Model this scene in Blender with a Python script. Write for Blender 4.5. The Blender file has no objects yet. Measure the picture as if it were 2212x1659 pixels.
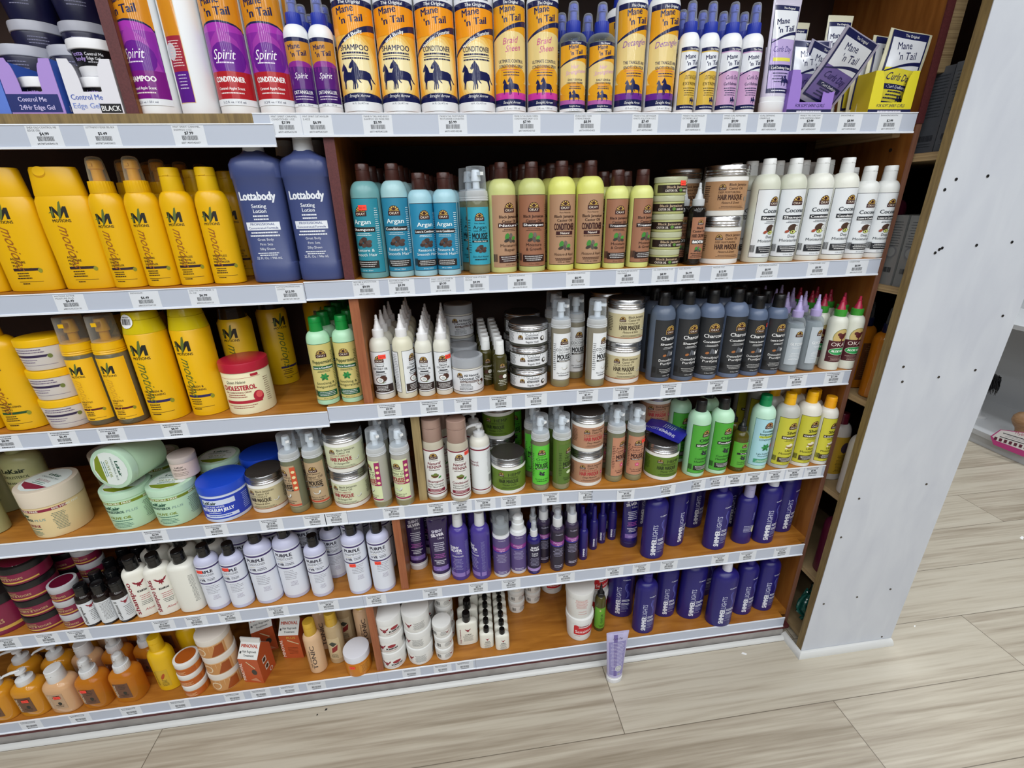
import bpy, bmesh, math, random, re
from mathutils import Vector, Matrix, Euler
PI = math.pi
R = random.Random(7)
sc = bpy.context.scene
COL = sc.collection

# ------------------------------------------------------------------ camera
cam_d = bpy.data.cameras.new('camera'); cam = bpy.data.objects.new('camera', cam_d); COL.objects.link(cam)
YAW, PIT, ROL, FPX = .12157, -.37753, -.02341, 985.58
fw = Vector((math.sin(YAW)*math.cos(PIT), math.cos(YAW)*math.cos(PIT), math.sin(PIT)))
r0 = Vector((math.cos(YAW), -math.sin(YAW), 0)); u0 = r0.cross(fw)
rt = r0*math.cos(ROL)+u0*math.sin(ROL); up = -r0*math.sin(ROL)+u0*math.cos(ROL)
cam.matrix_world = Matrix(((rt.x, up.x, -fw.x, 0), (rt.y, up.y, -fw.y, -1), (rt.z, up.z, -fw.z, 1.3788), (0, 0, 0, 1)))
cam_d.sensor_fit = 'HORIZONTAL'; cam_d.sensor_width = 36; cam_d.lens = 36*FPX/2212
cam_d.clip_start = .02
sc.camera = cam

# ------------------------------------------------------------------ colour, world, lamps
def lin(h):
    h = h.lstrip('#'); c = [int(h[i:i+2], 16)/255 for i in (0, 2, 4)]
    return tuple((x/12.92 if x <= .04045 else ((x+.055)/1.055)**2.4) for x in c)+(1,)
sc.view_settings.view_transform = 'Standard'; sc.view_settings.look = 'None'
sc.view_settings.gamma = 1; sc.view_settings.use_curve_mapping = False
sc.view_settings.exposure = -.10
w = bpy.data.worlds.new('world'); sc.world = w; w.use_nodes = True
w.node_tree.nodes['Background'].inputs[0].default_value = (.80, .88, 1, 1)
w.node_tree.nodes['Background'].inputs[1].default_value = .10
def area(name, loc, sx, sy, power, rot=(0, 0, 0), col=(.93, .97, 1)):
    l = bpy.data.lights.new(name, 'AREA'); l.shape = 'RECTANGLE'; l.size = sx; l.size_y = sy; l.energy = power; l.color = col
    o = bpy.data.objects.new(name, l); o.location = loc; o.rotation_euler = rot; COL.objects.link(o); return o
# rows of tube lamps in the shop ceiling, running away from the shelf wall
for x in (-2.1, -1.25, -.42, .42, 1.25, 2.1):
    area('ceiling_tube', (x, -1.95, 2.9), .10, 2.3, 22)
    area('ceiling_tube', (x, -5.6, 2.9), .10, 4.2, 28)
area('ceiling_tube', (3.0, .6, 2.9), .12, 2.4, 30)
area('ceiling_tube', (2.2, 1.6, 2.9), .12, 2.4, 24)

# ------------------------------------------------------------------ materials
MC = {}
def mat(c, kind='plastic'):
    k = (c, kind)
    if k in MC: return MC[k]
    m = bpy.data.materials.new(kind+'_'+c.strip('#')); m.use_nodes = True; nt = m.node_tree; nd = nt.nodes; b = nd['Principled BSDF']
    b.inputs['Base Color'].default_value = lin(c)
    rg = {'plastic': .32, 'gloss': .11, 'matte': .6, 'paper': .42, 'foil': .24, 'metal': .26, 'clear': .07, 'frost': .35, 'liquid': .06, 'rubber': .5, 'ink': .5}[kind]
    b.inputs['Roughness'].default_value = rg
    if kind == 'metal': b.inputs['Metallic'].default_value = 1
    if kind == 'foil': b.inputs['Metallic'].default_value = .15
    if kind in ('plastic', 'matte', 'paper', 'rubber', 'gloss', 'foil'):
        n = nd.new('ShaderNodeTexNoise'); n.inputs['Scale'].default_value = 260; n.inputs['Detail'].default_value = 2
        tc = nd.new('ShaderNodeTexCoord'); nt.links.new(tc.outputs['Object'], n.inputs['Vector'])
        mr = nd.new('ShaderNodeMapRange'); mr.inputs['To Min'].default_value = rg*.8; mr.inputs['To Max'].default_value = rg*1.25
        nt.links.new(n.outputs['Fac'], mr.inputs['Value']); nt.links.new(mr.outputs['Result'], b.inputs['Roughness'])
    if kind in ('clear', 'liquid', 'frost'):
        o = nd['Material Output']; t = nd.new('ShaderNodeBsdfTransparent'); mx = nd.new('ShaderNodeMixShader')
        t.inputs[0].default_value = lin(c) if kind == 'clear' else lin(c)
        lw = nd.new('ShaderNodeLayerWeight'); lw.inputs[0].default_value = .35
        ma = nd.new('ShaderNodeMapRange'); ma.inputs['To Min'].default_value, ma.inputs['To Max'].default_value = {'clear': (.07, .55), 'liquid': (.45, .8), 'frost': (.5, .9)}[kind]
        nt.links.new(lw.outputs['Facing'], ma.inputs['Value']); nt.links.new(ma.outputs['Result'], mx.inputs[0])
        nt.links.new(t.outputs[0], mx.inputs[1]); nt.links.new(b.outputs[0], mx.inputs[2]); nt.links.new(mx.outputs[0], o.inputs[0])
    MC[k] = m; return m
def wood(name, base, dark, scale=(1.2, 9, 9), rough=.4, axis=None, contrast=1):
    m = bpy.data.materials.new(name); m.use_nodes = True; nt = m.node_tree; nd = nt.nodes; b = nd['Principled BSDF']; L = nt.links.new
    tc = nd.new('ShaderNodeTexCoord'); mp = nd.new('ShaderNodeMapping'); mp.inputs['Scale'].default_value = scale
    n = nd.new('ShaderNodeTexNoise'); n.inputs['Scale'].default_value = 5; n.inputs['Detail'].default_value = 8; n.inputs['Distortion'].default_value = .6
    cr = nd.new('ShaderNodeValToRGB'); cr.color_ramp.elements[0].color = lin(dark); cr.color_ramp.elements[1].color = lin(base)
    cr.color_ramp.elements[0].position = .5-.2/contrast; cr.color_ramp.elements[1].position = .5+.15/contrast
    L(tc.outputs['Object'], mp.inputs[0]); L(mp.outputs[0], n.inputs['Vector']); L(n.outputs['Fac'], cr.inputs[0]); L(cr.outputs[0], b.inputs['Base Color'])
    b.inputs['Roughness'].default_value = rough
    return m

# ------------------------------------------------------------------ mesh tools (units here are millimetres, turned to metres on output)
class MB:
    def __init__(s): s.v = []; s.f = []; s.m = []; s.mats = []
    def mi(s, m):
        if m not in s.mats: s.mats.append(m)
        return s.mats.index(m)
    def add(s, vs, fs, m):
        o = len(s.v); s.v += [tuple(p) for p in vs]; i = s.mi(m)
        for f in fs: s.f.append(tuple(o+k for k in f)); s.m.append(i)
        return s
    def xf(s, M):
        s.v = [tuple(M @ Vector(p)) for p in s.v]; return s
    def mesh(s, name, smooth=True, ang=35):
        me = bpy.data.meshes.new(name); me.from_pydata([(a*.001, b*.001, c*.001) for a, b, c in s.v], [], s.f)
        for m in s.mats: me.materials.append(m)
        me.polygons.foreach_set('material_index', s.m)
        if smooth:
            me.polygons.foreach_set('use_smooth', [True]*len(s.f)); me.set_sharp_from_angle(angle=math.radians(ang))
        me.update(); return me
def sup(a, rx, ry, e):
    c, s = math.cos(a), math.sin(a)
    return (rx*math.copysign(abs(s)**(2/e), s), -ry*math.copysign(abs(c)**(2/e), c))
def loft(mb, prof, m, e=2, seg=32, top=True, bot=True, cx=0, cy=0, gear=0):
    vs = []; fs = []
    for p in prof:
        z, rx = p[0], p[1]; ry = p[2] if len(p) > 2 else rx
        for k in range(seg):
            g = 1-(gear if k % 2 else 0); x, y = sup(2*PI*k/seg, rx*g, ry*g, e); vs.append((cx+x, cy+y, z))
    for i in range(len(prof)-1):
        for k in range(seg):
            a, b = i*seg+k, i*seg+(k+1) % seg; fs.append((a, b, b+seg, a+seg))
    if bot: fs.append(tuple(range(seg-1, -1, -1)))
    if top: fs.append(tuple((len(prof)-1)*seg+k for k in range(seg)))
    return mb.add(vs, fs, m)
def box(mb, x0, x1, y0, y1, z0, z1, m, bev=0):
    v = [(x, y, z) for z in (z0, z1) for y in (y0, y1) for x in (x0, x1)]
    return mb.add(v, [(0, 2, 3, 1), (4, 5, 7, 6), (0, 1, 5, 4), (1, 3, 7, 5), (3, 2, 6, 7), (2, 0, 4, 6)], m)
def sh(z0, z1, a, b, n=6):      # rounded shoulder: half width a at z0 turning in to b at z1
    r = []
    for i in range(n+1):
        t = i/n*PI/2; k = math.cos(t); z = z0+(z1-z0)*math.sin(t)
        r.append((z,)+tuple(q+(p-q)*k for p, q in zip(a, b)))
    return r
def tube(mb, pts, rad, m, seg=10):
    prev = None; vs = []; fs = []
    for i, p in enumerate(pts):
        p = Vector(p); d = (Vector(pts[min(i+1, len(pts)-1)])-Vector(pts[max(i-1, 0)])).normalized()
        a = d.cross(Vector((0, 1, 0))); a = a.normalized() if a.length > .1 else Vector((1, 0, 0)); b = d.cross(a)
        r = rad[i] if isinstance(rad, (list, tuple)) else rad
        for k in range(seg): t = 2*PI*k/seg; vs.append(p+a*r*math.cos(t)+b*r*math.sin(t))
    for i in range(len(pts)-1):
        for k in range(seg): q, s = i*seg+k, i*seg+(k+1) % seg; fs.append((q, s, s+seg, q+seg))
    fs.append(tuple(range(seg-1, -1, -1))); fs.append(tuple((len(pts)-1)*seg+k for k in range(seg)))
    return mb.add(vs, fs, m)

# ------------------------------------------------------------------ printing: flat shapes in label millimetres, wrapped on the surface
TC = {}
def rawtext(s, bold):
    k = (s, bold)
    if k in TC: return TC[k]
    cu = bpy.data.curves.new('t', 'FONT'); cu.body = s; cu.size = 1; cu.resolution_u = 2; cu.offset = bold; cu.fill_mode = 'FRONT'
    ob = bpy.data.objects.new('t', cu); me = bpy.data.meshes.new_from_object(ob)
    vs = [(v.co.x, v.co.y) for v in me.vertices]; fs = [tuple(p.vertices) for p in me.polygons]
    bpy.data.objects.remove(ob); bpy.data.curves.remove(cu); bpy.data.meshes.remove(me)
    x0 = min((v[0] for v in vs), default=0); x1 = max((v[0] for v in vs), default=1)
    TC[k] = ([(x-x0, y) for x, y in vs], fs, max(x1-x0, .01)); return TC[k]
def flat(el):
    t = el[0]
    if t == 'r': _, a, b, c, d, col = el[:6]; return [(a, b), (c, b), (c, d), (a, d)], [(0, 1, 2, 3)], col
    if t == 'e':
        _, u, v, a, b, col = el[:6]; ro = el[6] if len(el) > 6 else 0; n = 16; cs, sn = math.cos(ro), math.sin(ro)
        return [(u+a*math.cos(2*PI*k/n)*cs-b*math.sin(2*PI*k/n)*sn, v+a*math.cos(2*PI*k/n)*sn+b*math.sin(2*PI*k/n)*cs) for k in range(n)], [tuple(range(n))], col
    if t == 'p': return list(el[1]), [tuple(range(len(el[1])))], el[2]
    if t == 't':    # ('t', text, u, v, cap height, colour, dict(w fit width, b bold, al, rot, sl))
        _, s, u, v, h, col = el[:6]; o = el[6] if len(el) > 6 else {}
        b_ = o.get('b', .012); vs, fs, W = rawtext(s, 0); k = h/.70; kx = k*o.get('sx', 1)
        if 'w' in o: kx = o['w']/W
        al = o.get('al', .5); sl = o.get('sl', 0); ro = o.get('rot', 0); cs, sn = math.cos(ro), math.sin(ro); arc = o.get('arc', 0)
        out = []
        for x, y in vs:
            a = (x-W*al)*kx+sl*y*k; b = y*k+arc*((x-W*.5)*kx)**2; out.append((u+a*cs-b*sn, v+a*sn+b*cs))
        if o.get('sh'): d = min(1.6*b_, .05)*(kx if o['sh'][0] else k)*(o['sh'][0] or o['sh'][1]); out = [(x+d*(cs if o['sh'][0] else -sn), y+d*(sn if o['sh'][0] else cs)) for x, y in out]
        return out, fs, col
    if t == 'l':    # rows of fine print: ('l', u, v top, width, rows, pitch, stroke, colour)
        _, u, v, wd, n, st, hh, col = el[:8]; vs = []; fs = []; rr = random.Random(int(u*7+v*13+wd))
        for i in range(n):
            L = wd*rr.uniform(.65, 1); x = u-L/2 if len(el) < 9 else u
            while L > .5:
                d = min(L, rr.uniform(1.2, 4.5)); o = len(vs); vs += [(x, v-i*st), (x+d, v-i*st), (x+d, v-i*st+hh), (x, v-i*st+hh)]; fs.append((o, o+1, o+2, o+3)); x += d+.6; L -= d+.6
        return vs, fs, col
    if t == 'b':    # bar code: ('b', u, v, w, h, colour)
        _, u, v, wd, hh, col = el[:6]; vs = []; fs = []; x = u-wd/2; rr = random.Random(int(u+v+wd*9))
        while x < u+wd/2:
            d = rr.choice((.35, .35, .6, .9)); o = len(vs); vs += [(x, v), (x+d, v), (x+d, v+hh), (x, v+hh)]; fs.append((o, o+1, o+2, o+3)); x += d+rr.choice((.35, .5, .8))
        return vs, fs, col
class Surf:
    def __init__(s, prof, e=2, zm=None):
        s.p = [(q[0], q[1], q[2] if len(q) > 2 else q[1]) for q in prof]; s.e = e
        z = zm if zm is not None else (s.p[0][0]+s.p[-1][0])/2; rx, ry = s.rad(z); s.t = [0]; N = 180; s.N = N
        a = sup(0, rx, ry, e)
        for k in range(1, N+1):
            b = sup(PI*k/N, rx, ry, e); s.t.append(s.t[-1]+math.hypot(b[0]-a[0], b[1]-a[1])); a = b
    def rad(s, z):
        p = s.p
        if z <= p[0][0]: return p[0][1:]
        for i in range(len(p)-1):
            if p[i][0] <= z <= p[i+1][0]:
                t = (z-p[i][0])/max(1e-6, p[i+1][0]-p[i][0]); return tuple(p[i][k]+(p[i+1][k]-p[i][k])*t for k in (1, 2))
        return p[-1][1:]
    def ang(s, u):
        a = abs(u); t = s.t
        if a >= t[-1]: return math.copysign(PI, u)
        lo, hi = 0, s.N
        while hi-lo > 1:
            m = (lo+hi)//2
            if t[m] <= a: lo = m
            else: hi = m
        return math.copysign(PI*(lo+(a-t[lo])/max(1e-9, t[hi]-t[lo]))/s.N, u)
    def at(s, u, v, off):
        rx, ry = s.rad(v); x, y = sup(s.ang(u), rx+off, ry+off, s.e); return (x, y, v)
class Flat:      # a plane: origin, right and up vectors, normal out
    def __init__(s, o, r, u): s.o = Vector(o); s.r = Vector(r).normalized(); s.u = Vector(u).normalized(); s.n = s.r.cross(s.u)
    def at(s, u, v, off): return tuple(s.o+s.r*u+s.u*v+s.n*off)
def printed(mb, S, els, kind='paper', base=.26, step=.05, cut=4.0, vcut=0, du=0):
    wrap = isinstance(S, Surf)
    lay = -1; ex = []
    for el in els:      # heavier lettering: the same glyphs again, a hair to each side
        b_ = (el[6].get('b', .012) if len(el) > 6 else .012) if el[0] == 't' else 0
        if b_ > .008: ex += [(el[:6]+(dict(el[6] if len(el) > 6 else {}, sh=q),), j) for j, q in enumerate([(-1, 0), (1, 0)]+([(0, 1)] if b_ > .025 else []))]
        else: ex.append((el, 0))
    for el, sub in ex:
        vs, fs, col = flat(el)
        if not vs: continue
        if el[0] in 'rep': lay = min(lay+1, 34)
        if wrap:
            bm = bmesh.new(); bv = [bm.verts.new((x+du, y, 0)) for x, y in vs]
            for f in fs:
                try: bm.faces.new([bv[k] for k in f])
                except ValueError: pass
            us = [v.co.x for v in bm.verts]; lo, hi = min(us), max(us)
            k = math.floor(lo/cut)+1
            while k*cut < hi:
                bmesh.ops.bisect_plane(bm, geom=bm.verts[:]+bm.edges[:]+bm.faces[:], plane_co=(k*cut, 0, 0), plane_no=(1, 0, 0)); k += 1
            if vcut:
                ys = [v.co.y for v in bm.verts]; k = math.floor(min(ys)/vcut)+1; hi = max(ys)
                while k*vcut < hi:
                    bmesh.ops.bisect_plane(bm, geom=bm.verts[:]+bm.edges[:]+bm.faces[:], plane_co=(0, k*vcut, 0), plane_no=(0, 1, 0)); k += 1
            bm.verts.index_update(); vs = [(v.co.x, v.co.y) for v in bm.verts]; fs = [tuple(v.index for v in f.verts) for f in bm.faces]; bm.free()
        off = base+step*(lay+(0 if el[0] in 'rep' else 1+.3*sub))
        o = [S.at(x, y, off) for x, y in vs]
        ar = sum(vs[f[j]][0]*vs[f[(j+1) % len(f)]][1]-vs[f[(j+1) % len(f)]][0]*vs[f[j]][1] for f in fs[:1] for j in range(len(f)))
        if ar < 0: fs = [tuple(reversed(f)) for f in fs]
        mb.add(o, fs, mat(col, kind))
    return mb

# ------------------------------------------------------------------ things: templates with parts, copied for every instance
T = {}
def tpl(key, name, cat, desc, parts, h, r):
    # parts: list of (part name, mesh, [sub-parts])
    T[key] = dict(name=name, cat=cat, desc=desc, parts=parts, h=h, r=r)
def newobj(name, me, parent=None):
    o = bpy.data.objects.new(name, me); COL.objects.link(o)
    if parent: o.parent = parent
    return o
RECORDS = []
def inst(key, x, y, z, rot=0, tilt=None, shelf='', depth=0, lvl='', stick=None, note=None):
    t = T[key]; ro = bpy.data.objects.new(t['name'], None); COL.objects.link(ro); ro.empty_display_size = .01
    ro.location = (x, y, z); ro.rotation_euler = tilt+(0,) if tilt and len(tilt) == 2 else (tilt or (0, 0, rot))
    if not tilt: ro.rotation_euler = (0, 0, rot)
    def rec(parts, par):
        for nm, me, ch in parts: rec(ch, newobj(nm, me, par))
    rec(t['parts'], ro)
    if stick:
        o = newobj('price_sticker', sticker(key, *stick), ro); o['label'] = 'orange red price sticker'
    ro['category'] = t['cat']
    RECORDS.append((ro, t, key, x, shelf, depth, lvl, note)); return ro
SK = {}
def sticker(key, u, v, txt='$8.99'):
    k = (key, u, v)
    if k not in SK:
        mb = MB(); S = T[key].get('S')
        printed(mb, S, [('r', u-8, v-5, u+8, v+5, '#FF4A38'), ('t', txt, u, v-2, 3.6, '#B02018', {'b': .0, 'w': 12})], base=1.7); SK[k] = mb.mesh('price_sticker')
    return SK[k]
# ------------------------------------------------------------------ the room and the shelving (metres)
def slab(name, x0, x1, y0, y1, z0, z1, m, parent=None, bev=.0008, kind=None):
    bm = bmesh.new(); bmesh.ops.create_cube(bm, size=1)
    for v in bm.verts: v.co = Vector(((x0+x1)/2+v.co.x*(x1-x0), (y0+y1)/2+v.co.y*(y1-y0), (z0+z1)/2+v.co.z*(z1-z0)))
    if bev: bmesh.ops.bevel(bm, geom=bm.edges[:], offset=bev, segments=2, affect='EDGES')
    me = bpy.data.meshes.new(name); bm.to_mesh(me); bm.free(); me.materials.append(m)
    o = bpy.data.objects.new(name, me); COL.objects.link(o)
    if parent: o.parent = parent
    if kind: o['kind'] = kind
    return o
def tag(o, label, cat, group=None):
    o['label'] = label; o['category'] = cat
    if group: o['group'] = group
    return o
def floor_mat():
    m = bpy.data.materials.new('vinyl_planks'); m.use_nodes = True; nt = m.node_tree; nd = nt.nodes; L = nt.links.new; b = nd['Principled BSDF']
    def M(op, a, c=None, v=None):
        n = nd.new('ShaderNodeMath'); n.operation = op
        for i, q in enumerate((a, c)):
            if q is None: continue
            if isinstance(q, (int, float)): n.inputs[i].default_value = q
            else: L(q, n.inputs[i])
        return n.outputs[0]
    tc = nd.new('ShaderNodeTexCoord'); sp = nd.new('ShaderNodeSeparateXYZ'); L(tc.outputs['Object'], sp.inputs[0])
    yy = M('DIVIDE', M('ADD', sp.outputs['Y'], .2235), .2015); row = M('FLOOR', yy)
    xx = M('DIVIDE', M('ADD', M('SUBTRACT', sp.outputs['X'], .3876), M('MULTIPLY', row, .6354)), 1.3); col = M('FLOOR', xx)
    fy = M('FRACT', yy); fx = M('FRACT', xx)
    ey = M('MINIMUM', fy, M('SUBTRACT', 1, fy)); ex = M('MINIMUM', fx, M('SUBTRACT', 1, fx))
    seam = M('MAXIMUM', M('LESS_THAN', ey, .005), M('LESS_THAN', ex, .0009))
    cb = nd.new('ShaderNodeCombineXYZ'); L(row, cb.inputs[0]); L(col, cb.inputs[1]); wn = nd.new('ShaderNodeTexWhiteNoise'); L(cb.outputs[0], wn.inputs['Vector'])
    off = nd.new('ShaderNodeVectorMath'); off.operation = 'MULTIPLY_ADD'; L(wn.outputs['Color'], off.inputs[0]); off.inputs[1].default_value = (7, 7, 7)
    mp = nd.new('ShaderNodeMapping'); mp.inputs['Scale'].default_value = (.62, 17, 1); L(tc.outputs['Object'], mp.inputs[0]); L(mp.outputs[0], off.inputs[2])
    n1 = nd.new('ShaderNodeTexNoise'); n1.inputs['Scale'].default_value = 1.6; n1.inputs['Detail'].default_value = 7; n1.inputs['Distortion'].default_value = 1.1; L(off.outputs[0], n1.inputs['Vector'])
    n2 = nd.new('ShaderNodeTexNoise'); n2.inputs['Scale'].default_value = 7; n2.inputs['Detail'].default_value = 6; L(off.outputs[0], n2.inputs['Vector'])
    f = M('ADD', M('MULTIPLY', n1.outputs['Fac'], .62), M('MULTIPLY', n2.outputs['Fac'], .38)); f = M('ADD', f, M('MULTIPLY', M('SUBTRACT', wn.outputs['Value'], .5), .20))
    cr = nd.new('ShaderNodeValToRGB'); L(f, cr.inputs[0]); e = cr.color_ramp.elements
    e[0].position = .28; e[0].color = lin('#8F8371'); e[1].position = .80; e[1].color = lin('#C9C2B3')
    q = e.new(.42); q.color = lin('#AA9F8E'); q = e.new(.54); q.color = lin('#BCB3A2')
    mx = nd.new('ShaderNodeMixRGB'); L(seam, mx.inputs[0]); L(cr.outputs[0], mx.inputs[1]); mx.inputs[2].default_value = lin('#6E6456'); L(mx.outputs[0], b.inputs['Base Color'])
    b.inputs['Roughness'].default_value = .38; bu = nd.new('ShaderNodeBump'); bu.inputs['Strength'].default_value = .08; L(n2.outputs['Fac'], bu.inputs['Height']); L(bu.outputs[0], b.inputs['Normal'])
    return m
M_BOARD = wood('shelf_board_wood', '#B4772E', '#93591C', (1.3, 10, 10), .38)
M_SIDE = wood('side_panel_wood', '#98602A', '#7A4618', (9, 9, 1.1), .42)
M_EDGE = wood('brown_edge_band', '#8E6450', '#7A5040', (30, 30, 2), .5)
M_EDGE2 = wood('orange_brown_edge_band', '#A0613E', '#8A4C2E', (30, 30, 2), .5)
M_RED = wood('dark_red_edge_band', '#5E2A2C', '#4E2022', (60, 60, 60), .55)
M_BACK = wood('dark_back_panel', '#3A2218', '#2A1710', (2, 2, 2), .6)
M_PALE = wood('pale_bare_wood', '#A28E62', '#7E6C48', (20, 20, 1.5), .6)
M_PLY = wood('plywood_edge', '#C0A67C', '#8C7350', (1, 1, 90), .6)
M_GOLD = wood('raw_panel_edge', '#8A7448', '#6E5A38', (30, 30, 3), .65)
M_STRIP = mat('#BAC1D0', 'plastic'); M_LIP = mat('#E9EDF5', 'gloss'); M_TRIM = mat('#CFCFCD', 'plastic'); M_KICK = wood('grey_kick_board', '#A39F9C', '#8E8A86', (3, 3, 3), .5)
def white_panel_mat():
    m = wood('white_melamine', '#CCD0D8', '#C2C6D0', (3, 3, 1.0), .38); return m
M_WHITE = white_panel_mat()
slab('floor', -5, 6, -9, 5, -.02, 0, floor_mat(), bev=0, kind='structure')
slab('ceiling', -5, 6, -9, 5, 3.0, 3.02, mat('#E8E8E8', 'matte'), bev=0, kind='structure')
slab('wall_back', -5, 6, 4.98, 5, 0, 3, mat('#C8CBD2', 'matte'), bev=0, kind='structure')
ZS = {1: 1.540, 2: 1.2365, 3: .953, 4: .6647, 5: .3835, 6: .0786}
unit = bpy.data.objects.new('shelving_unit', None); COL.objects.link(unit); tag(unit, 'long brown wooden shelving unit along the wall', 'shelving')
XL, XR, DEP = -1.75, 1.042, .36
slab('back_panel', XL, XR+.0137, DEP, DEP+.01, .02, 2.05, M_BACK, unit)
def board(z0, z1, x0=XL, band=0, x1=None):
    mb = MB(); P = [(x0, .003), (1.012, .003), (1.012, .027), (XR, .027), (XR, DEP), (x0, DEP)] if x1 is None else [(x0, .003), (x1, .003), (x1, DEP), (x0, DEP)]; n = len(P)
    mb.add([(x*1000, y*1000, z*1000) for z in (z0, z1) for x, y in P], [tuple(range(n-1, -1, -1)), tuple(range(n, 2*n))]+[(i, (i+1) % n, n+(i+1) % n, n+i) for i in range(n)], M_BOARD)
    if band: mb.add([(x0*1000, 2.6, z0*1000), (1012, 2.6, z0*1000), (1012, 2.6, z1*1000), (x0*1000, 2.6, z1*1000)], [(0, 1, 2, 3)], M_GOLD)
    o = bpy.data.objects.new('shelf_board', mb.mesh('shelf_board', smooth=False)); COL.objects.link(o); o.parent = unit
for k, z in ZS.items():
    if k == 1: board(z-.018, z, XL, 1)
    elif k == 3:
        board(z-.027, z-.009, XL, 0, -.306); board(z-.018, z, -.306)
    else: board(z-.018, z)
slab('shelf_board', XL, XR, .003, DEP, 1.93, 1.95, M_BOARD, unit)
def upright(nm, xa, zt, zb, me_, y=.006, t=.020, deep=DEP):
    p = slab(nm, xa, xa+t, y+.001, deep, zb, zt, M_SIDE if me_ is not M_PALE else M_PALE, unit, bev=.0005)
    slab('edge_band', xa, xa+t, y-.0002, y+.001, zb, zt, me_, p, bev=0)
# measured ray positions at the front plane, pushed back to where the divider fronts stand
upright('divider', -.551, 1.93, 1.540, M_RED); upright('divider', -.2245, 1.522, 1.2365, M_RED)
upright('divider', -.2235, 1.218, .953, M_EDGE2); upright('divider', -.1245, .935, .6647, M_PALE, y=.016, deep=.04)
upright('divider', -.2005, .6467, .3835, M_EDGE2); upright('divider', -.306, .3655, .0786, M_EDGE2)
p = slab('side_panel', XR, XR+.0135, .027, DEP, 0, 2.05, M_SIDE, unit, bev=.0005)
slab('edge_band', XR, XR+.0137, .0255, .027, 0, 1.523, M_EDGE, p, bev=0); slab('edge_band', XR-.004, XR+.0137, .0235, .0265, 1.523, 2.05, M_RED, p, bev=0)
# small screw holes and a light cleat on the inside of the end panel
def disc(name, c, n, r, m, parent=None):
    bm = bmesh.new(); bmesh.ops.create_cone(bm, cap_ends=True, segments=14, radius1=r, radius2=r, depth=.0012)
    q = Vector(n).to_track_quat('Z', 'Y').to_matrix().to_4x4(); q.translation = Vector(c)
    bm.transform(q); me = bpy.data.meshes.new(name); bm.to_mesh(me); bm.free(); me.materials.append(m); o = bpy.data.objects.new(name, me); COL.objects.link(o)
    if parent: o.parent = parent
    return o
for (y, z) in ((.075, 1.475), (.135, 1.43), (.05, 1.13), (.10, .30)): disc('screw_hole', (XR-.0004, y, z), (1, 0, 0), .004, mat('#2A1A12', 'matte'), p)
slab('cleat', XR-.02, XR, .06, .30, 1.500, 1.522, M_PLY, unit)
slab('cleat', XR-.02, XR, .06, .30, 1.2, 1.2185, M_PLY, unit)
# price strips
def strip(name, x0, x1, zt, zb, y, label, sag=None):
    mb = MB(); n = max(2, int((x1-x0)/.04)); prof = [(0, zb-.0012, 'l'), (-.0042, zb-.0012, 'l'), (-.0045, zb+.0022, 'l'), (-.0022, zb+.0028, 's'), (-.0022, zt-.0022, 'l'), (-.0036, zt-.0016, 'l'), (-.0034, zt, 'l'), (0, zt, 's')]
    xs = [x0+(x1-x0)*i/n for i in range(n+1)]; vs = []
    for x in xs:
        d = sag(x) if sag else 0
        vs += [(x*1000, (y+a-(.6*abs(d)))*1000, (b+d)*1000) for a, b, _ in prof]
    k = len(prof)
    for i, (a, b, c) in enumerate(prof):
        j = (i+1) % k; fs = [(q*k+i, q*k+j, (q+1)*k+j, (q+1)*k+i) for q in range(n)]
        if mb.v == []: mb.v = [tuple(v) for v in vs]
        ii = mb.mi(M_LIP if c == 'l' else M_STRIP)
        for f in fs: mb.f.append(f); mb.m.append(ii)
    mb.f.append(tuple(range(k-1, -1, -1))); mb.m.append(0); mb.f.append(tuple(n*k+q for q in range(k))); mb.m.append(0)
    o = bpy.data.objects.new('price_strip', mb.mesh('price_strip', smooth=False)); COL.objects.link(o)
    return tag(o, label, 'price strip')
SN = {1: 'top', 2: 'second', 3: 'third', 4: 'fourth', 5: 'fifth', 6: 'bottom'}
sag4 = lambda x: -.011*math.exp(-((x-.47)/.16)**2)
strip('L1', XL, -.3065, 1.5235, 1.486, -.0012, 'pale price strip on the top shelf edge, left of the joint')
strip('R1', -.34, 1.012, 1.5405, 1.502, .002, 'pale price strip on the top shelf edge, right of the joint')
strip('L2', XL, -.3065, 1.2355, 1.196, -.001, 'pale price strip on the second shelf edge, left of the joint')
strip('R2', -.3060, 1.018, 1.2370, 1.199, .002, 'pale price strip on the second shelf edge, right of the joint')
strip('L3', XL, -.3065, .9440, .907, -.001, 'pale price strip on the third shelf edge, left of the joint')
strip('R3', -.3060, 1.018, .9533, .9145, .002, 'pale price strip on the third shelf edge, right of the joint')
strip('4', XL, -.3065, .6655, .6275, .002, 'pale price strip on the fourth shelf edge, left of the joint')
strip('4r', -.3060, 1.018, .6650, .6270, .002, 'loose sagging price strip on the fourth shelf edge, right of the joint', sag4)
strip('5', XL, -.3065, .3840, .3435, .002, 'grey price strip on the fifth shelf edge, left of the joint')
strip('5r', -.3060, 1.018, .3840, .3435, .002, 'grey price strip on the fifth shelf edge, right of the joint')
strip('6', XL, -.3065, .0790, .0405, .002, 'grey price strip on the bottom shelf edge, left bay')
strip('6m', -.3060, -.011, .0790, .0405, .002, 'short grey price strip on the bottom shelf edge, middle')
strip('6r', -.0105, 1.018, .0790, .0400, .002, 'grey price strip on the bottom shelf edge, right bay')
slab('shadow_gap_strip', XL, XR, .0, .02, .026, .040, M_RED, unit); slab('kick_board', XL, 1.02, -.0035, .015, 0, .0275, M_KICK, unit)  # dark red slab stands in for the shadow gap below the price strip
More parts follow.
